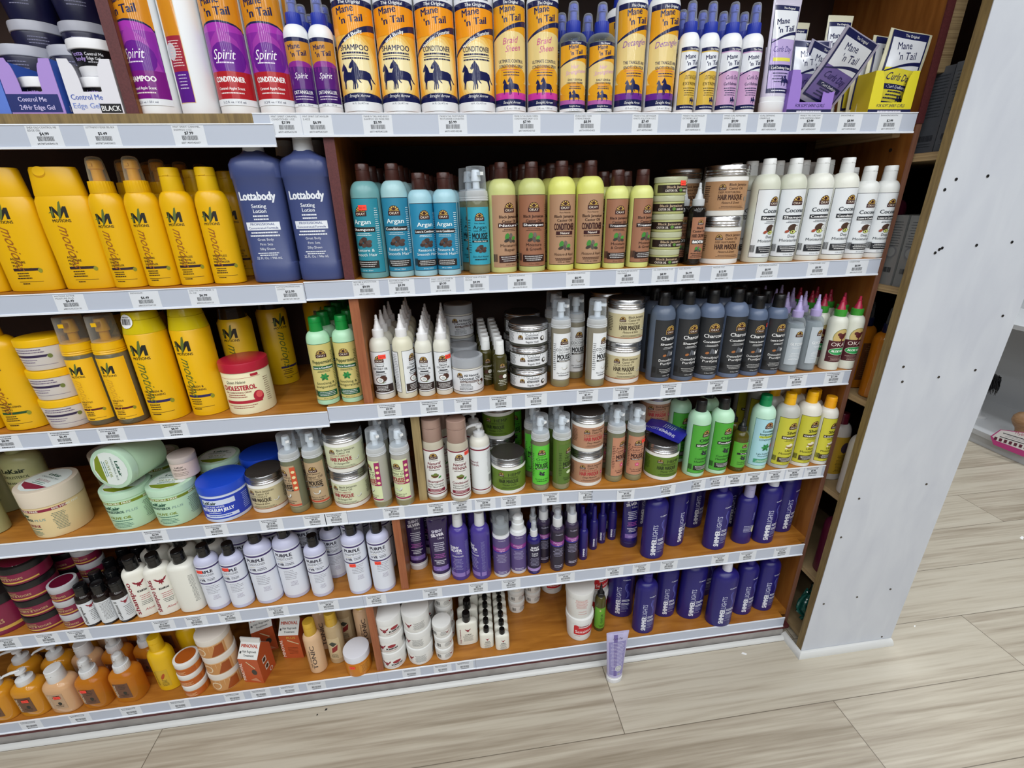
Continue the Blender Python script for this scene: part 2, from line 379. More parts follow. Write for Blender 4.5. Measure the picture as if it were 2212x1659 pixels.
# quarter-round trim on the floor
def quarter(name, pts, h=.02, d=.022):
    """pts: run of floor points; the round faces right of travel"""
    V = []; F = []; n = 6; N = len(pts)
    for i, q in enumerate(pts):
        q = Vector(q); dirs = []
        if i > 0: dirs.append((q-Vector(pts[i-1])).normalized())
        if i < N-1: dirs.append((Vector(pts[i+1])-q).normalized())
        nn = sum((Vector((t.y, -t.x)) for t in dirs), Vector((0, 0))); nn = nn/len(dirs); nn = nn/max(.3, nn.length**2)
        for k in range(n+1):
            a = PI/2*k/n; V.append((q.x+nn.x*d*math.sin(a)*1000*.001, q.y+nn.y*d*math.sin(a), h*math.cos(a)))
        V.append((q.x, q.y, 0))
    k = n+2
    for i in range(N-1):
        for j in range(k): F.append((i*k+j, i*k+(j+1) % k, (i+1)*k+(j+1) % k, (i+1)*k+j))
    F += [tuple(range(k)), tuple((N-1)*k+j for j in range(k-1, -1, -1))]
    me = bpy.data.meshes.new(name); me.from_pydata(V, [], F); me.materials.append(M_TRIM); me.polygons.foreach_set('use_smooth', [True]*len(F)); me.set_sharp_from_angle(angle=.6)
    bm = bmesh.new(); bm.from_mesh(me); bmesh.ops.recalc_face_normals(bm, faces=bm.faces); bm.to_mesh(me); bm.free()
    o = bpy.data.objects.new(name, me); COL.objects.link(o); o['kind'] = 'structure'; return o
quarter('baseboard_front', [(XL, -.0085), (1.022, -.0085)], .010, .013)
quarter('baseboard_side', [(1.0295, -.004), (1.0295, -.0775), (1.352, -.0775)], .019, .015)

# ------------------------------------------------------------------ neighbouring unit behind the white end panel
nb = bpy.data.objects.new('end_shelving_unit', None); COL.objects.link(nb); tag(nb, 'shelving unit closed by a tall white panel, right of the brown shelves', 'shelving')
nb.location = (0, 0, 0)
wp = slab('white_panel', 1.0304, 1.3522, -.0770, -.0755, 0, 2.3, M_WHITE, nb, bev=0)
slab('panel_core', 1.0304, 1.3522, -.0755, -.054, 0, 2.3, M_GOLD, nb, bev=0)
for x, z in ((1.066, 1.405), (1.046, 1.385), (1.14, 1.41), (1.07, 1.255), (1.078, 1.262), (1.084, 1.265), (1.17, 1.268), (1.26, 1.272), (1.31, 1.10), (1.08, .985), (1.09, .945), (1.19, .95), (1.29, .962), (1.07, .60), (1.27, .625), (1.05, .47), (1.06, .215), (1.17, .225), (1.28, .24), (1.315, .03)):
    disc('screw_head', (x, -.0775, z), (0, 1, 0), .0032, mat('#6E6A66', 'metal'), wp)
for z in (1.463, 1.170, .873, .574, .266, .03): slab('plywood_shelf', 1.0600, 1.345, -.054, .34, z-.017, z, M_PLY, nb, bev=.0004)
slab('upper_cleat', 1.060, 1.09, .03, .10, 1.62, 1.95, M_PLY, nb)
slab('inner_panel', 1.335, 1.348, -.052, .34, 0, 2.2, M_BACK, nb, bev=0); slab('added_rear_panel', 1.06, 1.348, .34, .35, 0, 2.2, M_PLY, nb, bev=0)  # rear panel is added to block the bright background past the open shelves

# ------------------------------------------------------------------ white display unit far right, wigs and card
wu = bpy.data.objects.new('white_display_unit', None); COL.objects.link(wu); tag(wu, 'low white display shelving beyond the white panel', 'shelving')
MW = mat('#C4C6C9', 'plastic')
slab('base_board', 2.995, 3.50, -.6, 2.6, 0, .055, MW, wu); slab('shelf_board', 2.985, 3.50, -.6, 2.6, .055, .085, MW, wu); slab('shelf_board', 3.03, 3.50, -.6, 2.6, .675, .70, MW, wu); slab('back_board', 3.5, 3.52, -.6, 2.6, 0, 2.0, MW, wu)
# ------------------------------------------------------------------ caps, pumps, lids
def disc_cap(z0, z1, r, col, k='plastic', r1=None):
    mb = MB(); m = mat(col, k); r1 = r1 or r*.93; zb = z0+(z1-z0)*.62
    loft(mb, [(z0, r), (z0+1, r*1.02), (zb, r+(r1-r)*.6), (zb+.1, (r+(r1-r)*.6)*.965), (zb+1, (r+(r1-r)*.62)*.965), (zb+1.1, r+(r1-r)*.6), (z1-1.5, r1), (z1, r1*.93)], m)
    box(mb, -r1*.35, r1*.35, -r1*1.05, -r1*.8, zb+1.5, zb+3, m); return mb.mesh('cap')
def ring_cap(z0, z1, r, col, k='plastic', r1=None, gear=.03):
    mb = MB(); m = mat(col, k); r1 = r1 or r
    loft(mb, [(z0, r), (z0+1, r*1.03), (z1-2, r1*1.02)], m, seg=56, gear=gear); loft(mb, [(z1-2.05, r1*1.01), (z1-1, r1*1.0), (z1, r1*.9)], m); return mb.mesh('cap')
def cone_tip(z0, z1, r, col, k='plastic'):
    mb = MB(); m = mat(col, k); h = z1-z0
    loft(mb, [(z0, r), (z0+h*.12, r*.86), (z0+h*.3, r*.72), (z0+h*.34, r*.6), (z0+h*.62, r*.42), (z0+h*.66, r*.5), (z0+h*.7, r*.36), (z0+h*.97, r*.26), (z1, r*.15)], m, seg=20); return mb.mesh('nozzle')
def screw_lid(z0, z1, r, col, top=None, k='metal'):
    mb = MB(); m = mat(col, k); h = z1-z0
    loft(mb, [(z0, r), (z0+h*.1, r*1.015), (z0+h*.2, r*.985), (z0+h*.32, r*1.015), (z0+h*.45, r*.985), (z0+h*.6, r*1.015), (z0+h*.72, r*.99), (z0+h*.9, r*.99), (z1, r*.96)], m, seg=48)
    if top: loft(mb, [(z1-.1, r*.93), (z1+.4, r*.92)], mat(top, 'gloss'), seg=40)
    return mb.mesh('lid')
def plain_lid(z0, z1, r, col, k='plastic', top=None, dome=.94):
    mb = MB(); loft(mb, [(z0, r*.98), (z0+1, r), (z1-3, r), (z1-.8, r*.985), (z1, r*dome)], mat(col, k), seg=44)
    if top: loft(mb, [(z1-.2, r*.8), (z1+.3, r*.79)], mat(top, 'gloss'), seg=36)
    return mb.mesh('lid')
def lid_print(z, r, els, bg):
    mb = MB(); printed(mb, Flat((0, 0, z), (1, 0, 0), (0, 1, 0)), [('e', 0, 0, r, r, bg)]+els, base=.2); return mb.mesh('lid_label')
def spray(z0, zc, z1, r, ccol, hcol='#F2F2F4', over='#E8ECF4'):
    """collar, sprayer head under a clear overcap"""
    a = MB(); loft(a, [(z0, r), (z0+1, r*1.03), (zc-1, r*.97)], mat(ccol), seg=52, gear=.03); loft(a, [(zc-1.05, r*.95), (zc, r*.72)], mat(ccol))
    b = MB(); h = z1-zc; loft(b, [(zc-.5, r*.5), (zc+h*.45, r*.46), (zc+h*.5, r*.6), (zc+h*.8, r*.56), (zc+h*.86, r*.4)], mat(hcol), seg=20)
    box(b, -r*.16, r*.16, -r*.68, -r*.3, zc+h*.58, zc+h*.7, mat(hcol))
    c = MB(); loft(c, [(zc-2, r*.8), (zc+h*.7, r*.7), (z1-h*.1, r*.62), (z1-h*.03, r*.48), (z1, r*.2)], mat(over, 'clear'), bot=False)
    return [('collar', a.mesh('collar'), []), ('sprayer', b.mesh('sprayer'), []), ('overcap', c.mesh('overcap'), [])]
def foamer(z0, z1, r, col='#EEF1F4', hcol='#F2F4F6', over='#EEF3F8', spout=True, rot=.5):
    zc = z0+(z1-z0)*.3; h = z1-zc; m = mat(col)
    m = mat(col, 'frost' if col == '#EEF1F4' else 'plastic')
    a = MB(); loft(a, [(z0, r), (z0+2, r*1.03), (z0+4, r*.98), (z0+6, r*1.03), (z0+8, r*.98), (z0+10, r*1.02), (zc-1, r*.96), (zc, r*.86), (zc+3, r*.8), (zc+4, r*.5)], m, seg=36)
    b = MB(); mh = mat(hcol); loft(b, [(zc+3, r*.32), (zc+h*.38, r*.3), (zc+h*.4, r*.44), (zc+h*.82, r*.36), (zc+h*.86, r*.3)], mh, seg=20)
    s = MB(); box(s, -r*.17, r*.17, -r*.86, 0, zc+h*.62, zc+h*.76, mh); s.xf(Matrix.Rotation(rot, 4, 'Z')); b.add(s.v, s.f, mh)
    c = MB(); loft(c, [(zc+1, r*.9), (zc+h*.5, r*.87), (z1-2, r*.84), (z1-.5, r*.8), (z1, r*.7)], mat(over, 'clear'), bot=False)
    return [('collar', a.mesh('collar'), []), ('pump', b.mesh('pump'), []), ('overcap', c.mesh('overcap'), [])]
def pump_head(z0, z1, r, col, reach=34, rot=-1.35):
    a = MB(); m = mat(col); zc = z0+(z1-z0)*.38
    loft(a, [(z0, r), (z0+1, r*1.03), (zc-1, r*.97)], m, seg=48, gear=.03); loft(a, [(zc-1, r*.9), (zc+2, r*.55), (zc+2.2, r*.3)], m)
    b = MB(); loft(b, [(zc, r*.28), (z1-8, r*.26), (z1-8, r*.62), (z1-1, r*.58), (z1, r*.45)], m, seg=20)
    s = MB(); tube(s, [(0, 0, z1-3), (0, -reach*.5, z1-1.5), (0, -reach*.85, z1-4), (0, -reach, z1-9)], [4.4, 4, 3.2, 2.4], m); s.xf(Matrix.Rotation(rot, 4, 'Z')); b.add(s.v, s.f, m)
    return [('collar', a.mesh('collar'), []), ('pump', b.mesh('pump'), [])]

# ------------------------------------------------------------------ pictures on labels
BR = '#3A1418'; GOLD = '#D9B45A'
def logo(u, v, w, box_=BR, gold=GOLD, txt='#F4EAD8', ol=None):
    h = w*.36; c = v+h; R_ = w*.43; e = []
    arc = lambda rr, a0=0, a1=PI, n=14: [(u+rr*math.cos(a0+(a1-a0)*k/n), c+rr*.98*math.sin(a0+(a1-a0)*k/n)) for k in range(n+1)]
    if ol: e += [('p', arc(R_*1.16), ol), ('r', u-w*.53, v-w*.03, u+w*.53, c+w*.03, ol)]
    e += [('p', arc(R_*1.05), box_), ('p', arc(R_*.93), gold)]
    for k in range(6):
        a = PI*(k+.5)/6; e.append(('p', [(u, c), (u+R_*math.cos(a-.1), c+R_*math.sin(a-.1)), (u+R_*math.cos(a+.1), c+R_*math.sin(a+.1))], box_))
    e += [('e', u, c+w*.17, w*.14, w*.12, box_), ('r', u-w*.5, v, u+w*.5, c, box_), ('t', 'OKAY', u, v+w*.085, w*.2, txt, {'w': w*.8, 'b': 0})]
    return e
def argan(u, v, s=1):
    c = ['#3B2A26', '#54403A', '#463430', '#604A42']
    return [('e', u+a*s, v+b*s, 6.2*s, 4*s, c[i % 4], r) for i, (a, b, r) in enumerate([(-9, -4, .2), (0, -6, .5), (9, -6, 0), (-6, 2, .6), (3, 1, -.5), (10, 0, .3), (1, 6, .1)])]
def castor(u, v, s=1):
    return [('e', u-7*s, v+2*s, 4.6*s, 7*s, '#3F8A38', -.3), ('e', u+9*s, v-2*s, 5*s, 4*s, '#4E9C40', .5), ('e', u-8*s, v-6*s, 6*s, 3.2*s, '#3A342F', .4), ('e', u, v-5*s, 3.4*s, 6.4*s, '#57504A', .35), ('e', u+2*s, v+4*s, 3.6*s, 5*s, '#6E665E', .2), ('e', u+9*s, v-8*s, 5*s, 2.8*s, '#45403A', -.2)]
def coconut(u, v, s=1):
    return [('e', u-1*s, v+2*s, 10*s, 8*s, '#4A3428', .3), ('e', u+9*s, v, 6*s, 7.6*s, '#4A3A34'), ('e', u+9.4*s, v, 4.8*s, 6.3*s, '#F2F2EE'), ('e', u+9.6*s, v, 3*s, 4.3*s, '#C9CCC8'), ('e', u+1*s, v-7*s, 7*s, 4.2*s, '#6E8A2E', .1), ('e', u+1*s, v-7*s, 5.6*s, 3.2*s, '#DDE08A', .1), ('e', u, v-7*s, 2*s, 1.9*s, '#5A3524'), ('e', u-12*s, v-6*s, 4.6*s, 3*s, '#A04A34', .4)]
def cocohalf(u, v, s=1):
    return [('e', u+5*s, v+3*s, 9*s, 8*s, '#4A2A20', .2), ('e', u-3*s, v-1*s, 10*s, 8*s, '#5A3A2C', -.2), ('e', u-3*s, v-1*s, 8*s, 6.2*s, '#F4F4F2', -.2), ('e', u-2*s, v-1*s, 5*s, 3.8*s, '#BFC6C6', -.2), ('p', [(u-2*s, v-8*s), (u+12*s, v-6*s), (u+4*s, v-9*s)], '#4E7A30')]
def slice_(u, v, s=1):
    n = 10; a = [(u+10*s*math.cos(PI+PI*k/n), v+8*s*math.sin(PI+PI*k/n)) for k in range(n+1)]; b = [(u+8.4*s*math.cos(2*PI-PI*k/n), v+5.4*s*math.sin(2*PI-PI*k/n)) for k in range(n+1)]
    return [('p', [(x+1, y-1) for x, y in a]+[(x+1, y-.3) for x, y in b], '#55463E'), ('p', a+b, '#F1F1EC'), ('e', u+9*s, v+1*s, 2.6*s, 5*s, '#D8DEDA', -.4)]
def leaf(u, v, a, s, col):
    c, d = math.cos(a), math.sin(a)
    return ('p', [(u+x*s*c-y*s*d, v+x*s*d+y*s*c) for x, y in [(0, 0), (3, 2.4), (7, 2.8), (11, 0), (7, -2.8), (3, -2.4)]], col)
def mint(u, v, s=1): return [leaf(u, v, a, s, c) for a, c in [(.2, '#1E7A3C'), (1.2, '#2B9148'), (2.2, '#1E7A3C'), (3.1, '#2B9148'), (4.0, '#176634'), (5.3, '#2B8A44')]]
def olive(u, v, s=1): return [leaf(u, v+2, a, s, '#24402A') for a in (.3, 2.4, 3.4)]+[('e', u-3*s, v-1*s, 4.8*s, 4*s, '#20222E', .5), ('e', u+4*s, v-3*s, 4.8*s, 4*s, '#2A2C3A', -.4), ('e', u-2*s, v, 1.4*s, 1*s, '#7A7E92')]
def flower(u, v, s=1, c='#D8487E'): return [leaf(u, v, a, s*.8, c) for a in (.3, 1.5, 2.8, 4.0, 5.3)]+[('e', u, v, 2*s, 2*s, '#F2D0DC')]
def bowl(u, v, s=1, c='#8A6A3C', t='#EFE7CF'):
    n = 8; return [('p', [(u+11*s*math.cos(PI+PI*k/n), v+9*s*math.sin(PI+PI*k/n)) for k in range(n+1)], c), ('e', u, v, 11*s, 3*s, t), ('e', u+2*s, v+3*s, 5*s, 3.2*s, t), ('e', u-9*s, v-8*s, 3.5*s, 2.4*s, '#E9DFC0')]
def coal(u, v, s=1): return [('e', u-11*s, v-4*s, 4.6*s, 3*s, '#A86A3C', .3), ('p', [(u-6*s, v-6*s), (u-1*s, v-6*s), (u+2*s, v+7*s), (u-2*s, v+8*s)], '#5A5E66'), ('p', [(u+1*s, v-6*s), (u+7*s, v-6*s), (u+4*s, v+6*s), (u+1*s, v+4*s)], '#6C7078'), ('p', [(u+8*s, v-6*s), (u+13*s, v-6*s), (u+16*s, v+6*s), (u+12*s, v), (u+7*s, v+4*s)], '#E9E9E9')]
def horses(u, v, s, col='#1B1F4E'):
    # one standing horse, head to the left; two overlap
    h = [(-9, 0), (-8, 8), (-10, 12), (-9.4, 18), (-7, 24), (-10, 22.6), (-11.4, 24.2), (-9.6, 28), (-7, 31), (-6.6, 33), (-5.2, 31.4), (-2, 27), (0, 21), (8, 20), (12, 18), (14, 12), (18, 7), (15.4, 7.6), (12, 12.5), (11.6, 9), (12.6, 4), (12, 0), (10.4, 0), (10.8, 4), (8.4, 10), (2, 11), (-4, 10.6), (-5.2, 8), (-5.8, 0), (-7, 0), (-7, 8), (-8, 0)]
    return [('p', [(u-8*s+x*s*.8, v+1*s+y*s*.86) for x, y in h], col), ('p', [(u+5*s+x*s, v+y*s) for x, y in h], col)]
def bird(u, v, s, c='#7A1E2C'):
    return [('p', [(u+x*s, v+y*s) for x, y in [(-10, 9), (-7, 3), (-3, 0), (-4, -4), (-1, -3), (0, -8), (1, -3), (4, -4), (3, 0), (7, 3), (10, 9), (6, 7.5), (4.6, 5), (2, 4), (1.6, 6), (0, 3.6), (-1.6, 6), (-2, 4), (-4.6, 5), (-6, 7.5)]], c)]
def mt(u, v, w, s="Mane\n'n Tail", col='#1B1F4E', k=1):
    return [('t', 'Mane', u-w*.14, v+w*.33, w*.25, col, {'w': w*.66, 'b': .016, 'sl': .1, 'rot': .14}), ('t', "'n Tail", u+w*.06, v, w*.25, col, {'w': w*.84, 'b': .02, 'sl': .1, 'rot': .14})]

# ------------------------------------------------------------------ bottle builder
def bottle(key, name, desc, prof, bcol, els, parts, h, e=2, cat='bottle', kind='plastic', du=0, vcut=0, lsurf=None, seg=36, lmat='paper', inner=None):
    body = MB(); loft(body, prof, mat(bcol, kind), e=e, seg=seg)
    S = Surf(lsurf or prof, e); pl = [('body', body.mesh('body'), [])]
    if inner: mb = MB(); loft(mb, inner[0], mat(inner[1], inner[2] if len(inner) > 2 else 'plastic'), e=e, seg=seg); pl.append(('contents', mb.mesh('contents'), []))
    if els: lm = MB(); printed(lm, S, els, lmat, du=du, vcut=vcut); pl.append(('label', lm.mesh('label', smooth=True, ang=60), []))
    tpl(key, name, cat, desc, pl+parts, h, max(p[1] for p in prof)); T[key]['S'] = S
def rounds(r, ry, z1, zn, rn, r0=2): return [(0, r-r0, ry-r0), (r0*.6, r-.4, ry-.4), (r0*1.6, r, ry)]+sh(z1, zn, (r, ry), (rn, rn), 7)

def oklabel(nm, bar, pic, big, z0, z1, bg, ink, barc, W=74, boxc=None, nm2=None, ol='#2A2228', oz='12 fl oz / 355ml', ls=None, du=0, lo=None, bart='#FFFFFF', sub=True):
    s = (z1-z0)/146; e = [('r', -W/2, z0, W/2, z1, ol), ('r', -W/2+1, z0+1, W/2-1, z1-1, bg)] if ol else [('r', -W/2, z0, W/2, z1, bg)]
    e += logo(0, z0+112*s, 24*s, ol=lo)
    if nm2:
        e += [('t', nm, 0, z0+101*s, 5.6*s, ink), ('t', nm2, 0, z0+92*s, 5.6*s, ink)]
    else: e += [('t', nm, 0, z0+97*s, 9*s, ink, {'w': min(46, 7.2*len(nm))*s})]
    bw = min(25.5, 2.6*len(bar)+7)*s if bar else 0
    if bar: e += [('r', -bw, z0+82*s, bw, z0+91*s, barc), ('t', bar, 0, z0+84*s, 5*s, bart, {'w': bw*1.8})]
    e += [('l', 0, z0+78*s, 34*s, 2, 3*s, 1*s, ink)]+pic(0, z0+62*s, s)
    for i, b in enumerate(big): e.append(('t', b, 0, z0+(43-9*i)*s, 6*s, ink, {'b': 0, 'w': min(48*s, len(b)*4.3*s)}))
    e += [('r', -25*s, z0+10*s, 25*s, z0+25*s, boxc or barc), ('l', 0, z0+21*s, 42*s, 3, 4*s, 1.5*s, '#D8D8D8' if ink != '#F4F4F4' else '#B8B8B8'), ('t', oz, 0, z0+4*s, 2.6*s, ink, {'b': 0})]
    e += [('l', W/2-9, z1-20, 8, 22, 4.2*s, 1.2*s, ink), ('b', -W/2+7, z0+12*s, 10, 16*s, '#222222')]
    return e
def ok12(key, desc, body, cap, bg, ink, barc, nm, bar, pic, big, name='shampoo_bottle', r=29.5, small=False, capk='plastic', **k):
    if small: z1, zn, zt, lt, rr = 152, 172, 203, 146, 25
    else: z1, zn, zt, lt, rr = 164, 190, 221, 158, r
    els = oklabel(nm, bar, pic, big, 12, lt, bg, ink, barc, W=rr*2.7, oz='8 fl oz / 237ml' if small else '12 fl oz / 355ml', **k)
    bottle(key, name, desc, rounds(rr, rr, z1, zn, 12.5), body, els, [('cap', disc_cap(zn-2, zt, 14.2, cap, capk), [])], zt)
BJ = dict(nm='Black Jamaican', nm2='Castor Oil')
ok12('arS', 'teal argan shampoo bottle, brown cap', '#6FA3A6', '#3F201A', '#2A8A9E', '#EAF6F8', '#2A2422', 'Argan', 'Shampoo', argan, ['Restore &', 'Smooth Hair'])
ok12('arC', 'pale blue argan conditioner bottle, brown cap', '#A5CCD2', '#3F201A', '#2A83A4', '#EAF6F8', '#2A2422', 'Argan', 'Conditioner', argan, ['Restore &', 'Smooth Hair'], r=27)
ok12('arL', 'short argan leave-in conditioner bottle, brown cap', '#A5CFDC', '#3F201A', '#2A88AE', '#EAF6F8', '#2A2422', 'Argan', 'Leave in Conditioner', argan, ['Restore &', 'Smooth Hair'], small=True)
ok12('bjN', 'castor oil shampoo bottle with plain tan label', '#C9CE86', '#3F201A', '#B08A6C', '#3A2018', '#3A1D1A', 'Black Jamaican', 'Natural', castor, ['Moisture &', 'Repair'], nm2='Castor Oil', ol='#B08A6C')
ok12('bjS', 'castor oil shampoo bottle with brown label', '#C4CA80', '#3F201A', '#9C6A50', '#2E1512', '#2E1512', 'Black Jamaican', 'Shampoo', castor, ['Moisture', '& Growth'], nm2='Castor Oil')
def bjc():
    e = [('r', -38, 13, 38, 157, '#3A2018'), ('r', -37.4, 14.5, 37.4, 156.6, '#B08A6C')]+logo(0, 126, 24)+[('t', 'Pure Naturals', 0, 120, 3, '#3A2018', {'b': 0}), ('t', 'Black Jamaican', 0, 111, 5.6, '#3A2018'), ('t', 'Castor Oil', 0, 103, 5.6, '#3A2018'), ('t', 'CONDITIONER', 0, 86, 13, '#3A1518', {'w': 47, 'b': .03}), ('r', -19, 76, 19, 83.4, '#3A1518'), ('t', 'Natural', 0, 77.6, 4.6, '#F0E4D8'), ('l', 0, 72, 40, 1, 3, 1.2, '#3A2018')]+castor(0, 55)+[('t', 'Moisture & Repair', 0, 33, 5.4, '#3A2018', {'b': 0, 'sl': .35, 'w': 46}), ('l', 0, 26, 46, 2, 3, 1.6, '#5A3A2C'), ('t', '12 FL oz / 355ml', 0, 18, 3, '#2A1512')]
    bottle('bjC', 'conditioner_bottle', 'yellow castor oil conditioner bottle', rounds(30, 30, 166, 192, 12.5), '#DDE07A', e, [('cap', disc_cap(190, 222, 14.2, '#3F201A'), [])], 222)
bjc()
ok12('bjT', 'castor oil treatment bottle, brown cap', '#DCE08A', '#3F201A', '#9E6E54', '#2E1512', '#2A1512', 'Black Jamaican', 'Treatment', castor, ['Moisture', '& Growth'], name='treatment_bottle', small=True, nm2='Castor Oil')
ok12('coS', 'white coconut shampoo bottle, white cap', '#D3D6C6', '#E6E8E8', '#E3E7EB', '#26303A', '#24262C', 'Coconut', 'Shampoo', coconut, ['Deep', 'Moisturizing'])
ok12('coC', 'white coconut conditioner bottle, white cap', '#E4E5DC', '#E6E8E8', '#E3E7EB', '#26303A', '#24262C', 'Coconut', 'Conditioner', coconut, ['Deep', 'Moisturizing'], name='conditioner_bottle')
ok12('coL', 'short coconut leave-in conditioner bottle', '#E4E6E4', '#E6E8E8', '#E3E7EB', '#26303A', '#24262C', 'Coconut', 'Leave in Conditioner', coconut, ['Deep', 'Moisturizing'], name='conditioner_bottle', small=True)
ok12('chS', 'blue grey charcoal shampoo bottle', '#586478', '#141416', '#2A2C30', '#F4F4F4', '#1C1D20', 'Charcoal', 'Shampoo', coal, ['Detoxifying &', 'Purifying'], lo='#D9B45A', ol='#15161A')
ok12('chC', 'blue grey charcoal conditioner bottle', '#62708A', '#141416', '#2A2C30', '#F4F4F4', '#2A2C30', 'Charcoal', 'Conditioner', coal, ['Detoxifying &', 'Purifying'], lo='#D9B45A', ol='#15161A', name='conditioner_bottle')
ok12('chL', 'short charcoal leave-in conditioner bottle', '#5C6A84', '#141416', '#2A2C30', '#F4F4F4', '#2A2C30', 'Charcoal', 'Leave in Conditioner', coal, ['Detoxifying &', 'Purifying'], lo='#D9B45A', ol='#15161A', name='conditioner_bottle', small=True)
ok12('pep', 'mint green peppermint bottle, green cap', '#B4E2BE', '#0C8A3A', '#D2C47A', '#1E3A22', '#0E5A38', 'Peppermint', 'Leave in Conditioner', mint, ['Soothing &', 'Invigorating'], name='conditioner_bottle', small=True, ol='#1E5A30')
ok12('olS', 'pale green olive shampoo bottle, black cap', '#B2DCBE', '#18181A', '#4CA636', '#12301A', '#161A18', 'Olive', 'Shampoo', olive, ['Conditioning', 'Healthy Hair'])
ok12('olC', 'pale green olive conditioner bottle, black cap', '#BAE4C4', '#18181A', '#4CA636', '#12301A', '#161A18', 'Olive', 'Conditioner', olive, ['Conditioning', 'Healthy Hair'], name='conditioner_bottle')
ok12('shS', 'shea shampoo bottle, yellow cap', '#B9BAB4', '#F0B414', '#C6C23C', '#2A2416', '#3A2A18', 'Shea', 'Shampoo', bowl, ['Ultra', 'Moisturizing'])
ok12('shC', 'shea conditioner bottle, yellow cap', '#E2DFD4', '#F0B414', '#C6C23C', '#2A2416', '#3A2A18', 'Shea', 'Conditioner', bowl, ['Ultra', 'Moisturizing'], name='conditioner_bottle')
ok12('shL', 'short shea leave-in conditioner bottle', '#E0DED6', '#F0A818', '#CFC93E', '#2A2416', '#3A2A18', 'Shea', 'Leave in', bowl, ['Ultra', 'Moisturizing'], name='conditioner_bottle', small=True)
def pepC():
    e = [('r', -39, 12, 39, 156, '#1E6A48'), ('r', -38.2, 13, 38.2, 155, '#A9D6E2')]+logo(0, 128, 24, gold='#D99A5A')+[('t', 'Soothing', 0, 117, 6.4, '#1F4A3A'), ('t', 'Invigorating', 0, 108, 6.4, '#1F4A3A', {'w': 42}), ('r', -22, 99, 22, 105.6, '#D8E23A'), ('t', 'PEPPERMINT', 0, 100.3, 4.6, '#1F4A3A', {'w': 38}), ('t', 'CONDITIONER', 0, 91.6, 5, '#1F4A3A', {'w': 42, 'b': 0})]+mint(0, 70, 1.15)+[('t', 'Light Refreshing', 0, 48, 4.6, '#1F4A3A', {'b': 0}), ('t', 'Nourishment', 0, 41, 4.6, '#1F4A3A', {'b': 0}), ('r', -26, 22, 26, 34, '#3E9A70'), ('l', 0, 30, 44, 3, 3, 1.2, '#DDF0E4')]
    bottle('pepC', 'conditioner_bottle', 'pale mint peppermint conditioner, green cap', rounds(30, 30, 162, 188, 12.5), '#BFE6D0', e, [('cap', disc_cap(186, 217, 15, '#0C8A52'), [])], 217)
pepC()

# mousse bottles with a clear overcap
def mousse(key, desc, bg, ink, nm, pic, foot='', body='#6E7058', liquid='#6A6A4A', name='mousse_bottle', strip=None, band=None, acc=None, top='', topc=None, du=0, wid=58):
    r = 23.5; e = [('r', -wid/2, 20, wid/2, 136, bg)]
    if band: e += [('r', -wid/2, 22, wid/2, 27, band)]
    e += logo(0, 109, 20)+[('t', top or 'Pure Naturals', 0, 103, 2.8 if not top else 4, ink, {'b': 0})]
    e += [('t', nm, 0, 93, 7, topc or ink, {'w': min(40, 6*len(nm)), 'b': 0}), ('t', 'HAIR STYLING', 0, 87.6, 3, ink, {'b': 0}), ('t', 'MOUSSE', 0, 72, 12.5, acc or ink, {'w': 34, 'b': .03}), ('r', -18, 66, 18, 70, acc or ink), ('t', 'Flexible Hold', 0, 66.8, 2.5, '#F4F0E8', {'w': 26})]
    e += pic(0, 53, .8)+[('t', foot or 'Extra Rich Moisture', 0, 35, 3.8, ink, {'b': 0, 'sl': .35, 'w': 36}), ('l', 0, 30, 38, 1, 3, 1.8, ink), ('l', -wid/2+5, 110, 8, 14, 5, 1.4, ink)]
    if strip:
        for i, sx in enumerate([24]): e += [('r', sx-6, 66, sx+6, 132, strip)]+[('e', sx, 74+15*k, 4, 4, '#E8D8A0') for k in range(4)]
    bottle(key, name, desc, [(0, r-2), (1.2, r-.4), (3, r), (140, r), (148, r-1), (150, r-2)], body, e, foamer(148, 214, r), 214, du=du, kind='gloss')
    T[key]['parts'].insert(1, ('base_liquid', base_liquid(r), []))
def base_liquid(r):
    mb = MB(); loft(mb, [(1.5, r-.6), (3, r+.12), (17, r+.12), (17.2, r-.5)], mat('#8A8462', 'gloss')); return mb.mesh('base_liquid')
mousse('moA', 'blue argan mousse bottle, clear overcap', '#35A0B8', '#10262C', 'Argan', argan)
mousse('moW', 'white coconut mousse bottle, clear overcap', '#E6E9EC', '#1C2024', 'COCONUT', slice_, foot='For Curly & Wavy', body='#8A8474')
mousse('moB', 'tan coconut mousse bottle, clear overcap', '#B89E7C', '#2A1E18', 'Castor Oil', slice_, top='Black Jamaican', foot='Moisture & Shine', band='#C0503A', acc='#2A1E18')
mousse('moBs', 'tan coconut mousse bottle turned sideways', '#B89E7C', '#2A1E18', 'Castor Oil', slice_, top='Black Jamaican', foot='Moisture & Shine', band='#C0503A', strip='#C8502E', du=-16)
mousse('moK', 'pale green castor mousse bottle', '#D6E0B0', '#4A1E2C', 'Castor Oil', slice_, top='Black Jamaican', foot='For Damaged Curls', band='#9A2060', strip='#9A2060', acc='#A03040', body='#A8A69C', du=-14)
mousse('moKs', 'pale green castor mousse bottle turned away', '#D6E0B0', '#4A1E2C', 'Castor Oil', slice_, top='Black Jamaican', foot='For Damaged Curls', band='#9A2060', strip='#9A2060', acc='#A03040', body='#A8A69C', du=-26)
mousse('moG', 'bright green olive mousse bottle', '#5CC43C', '#143018', 'Olive', olive, foot='For Curly & Wavy')
mousse('moH', 'dark green hemp mousse bottle', '#54722A', '#1C2C10', 'HEMP', lambda u, v, s: [leaf(u, v-4, a, s*1.2, '#D8E8C0') for a in (.6, 1.1, 1.57, 2.0, 2.5)], foot='Thicker Curls', body='#5A7030', du=14)
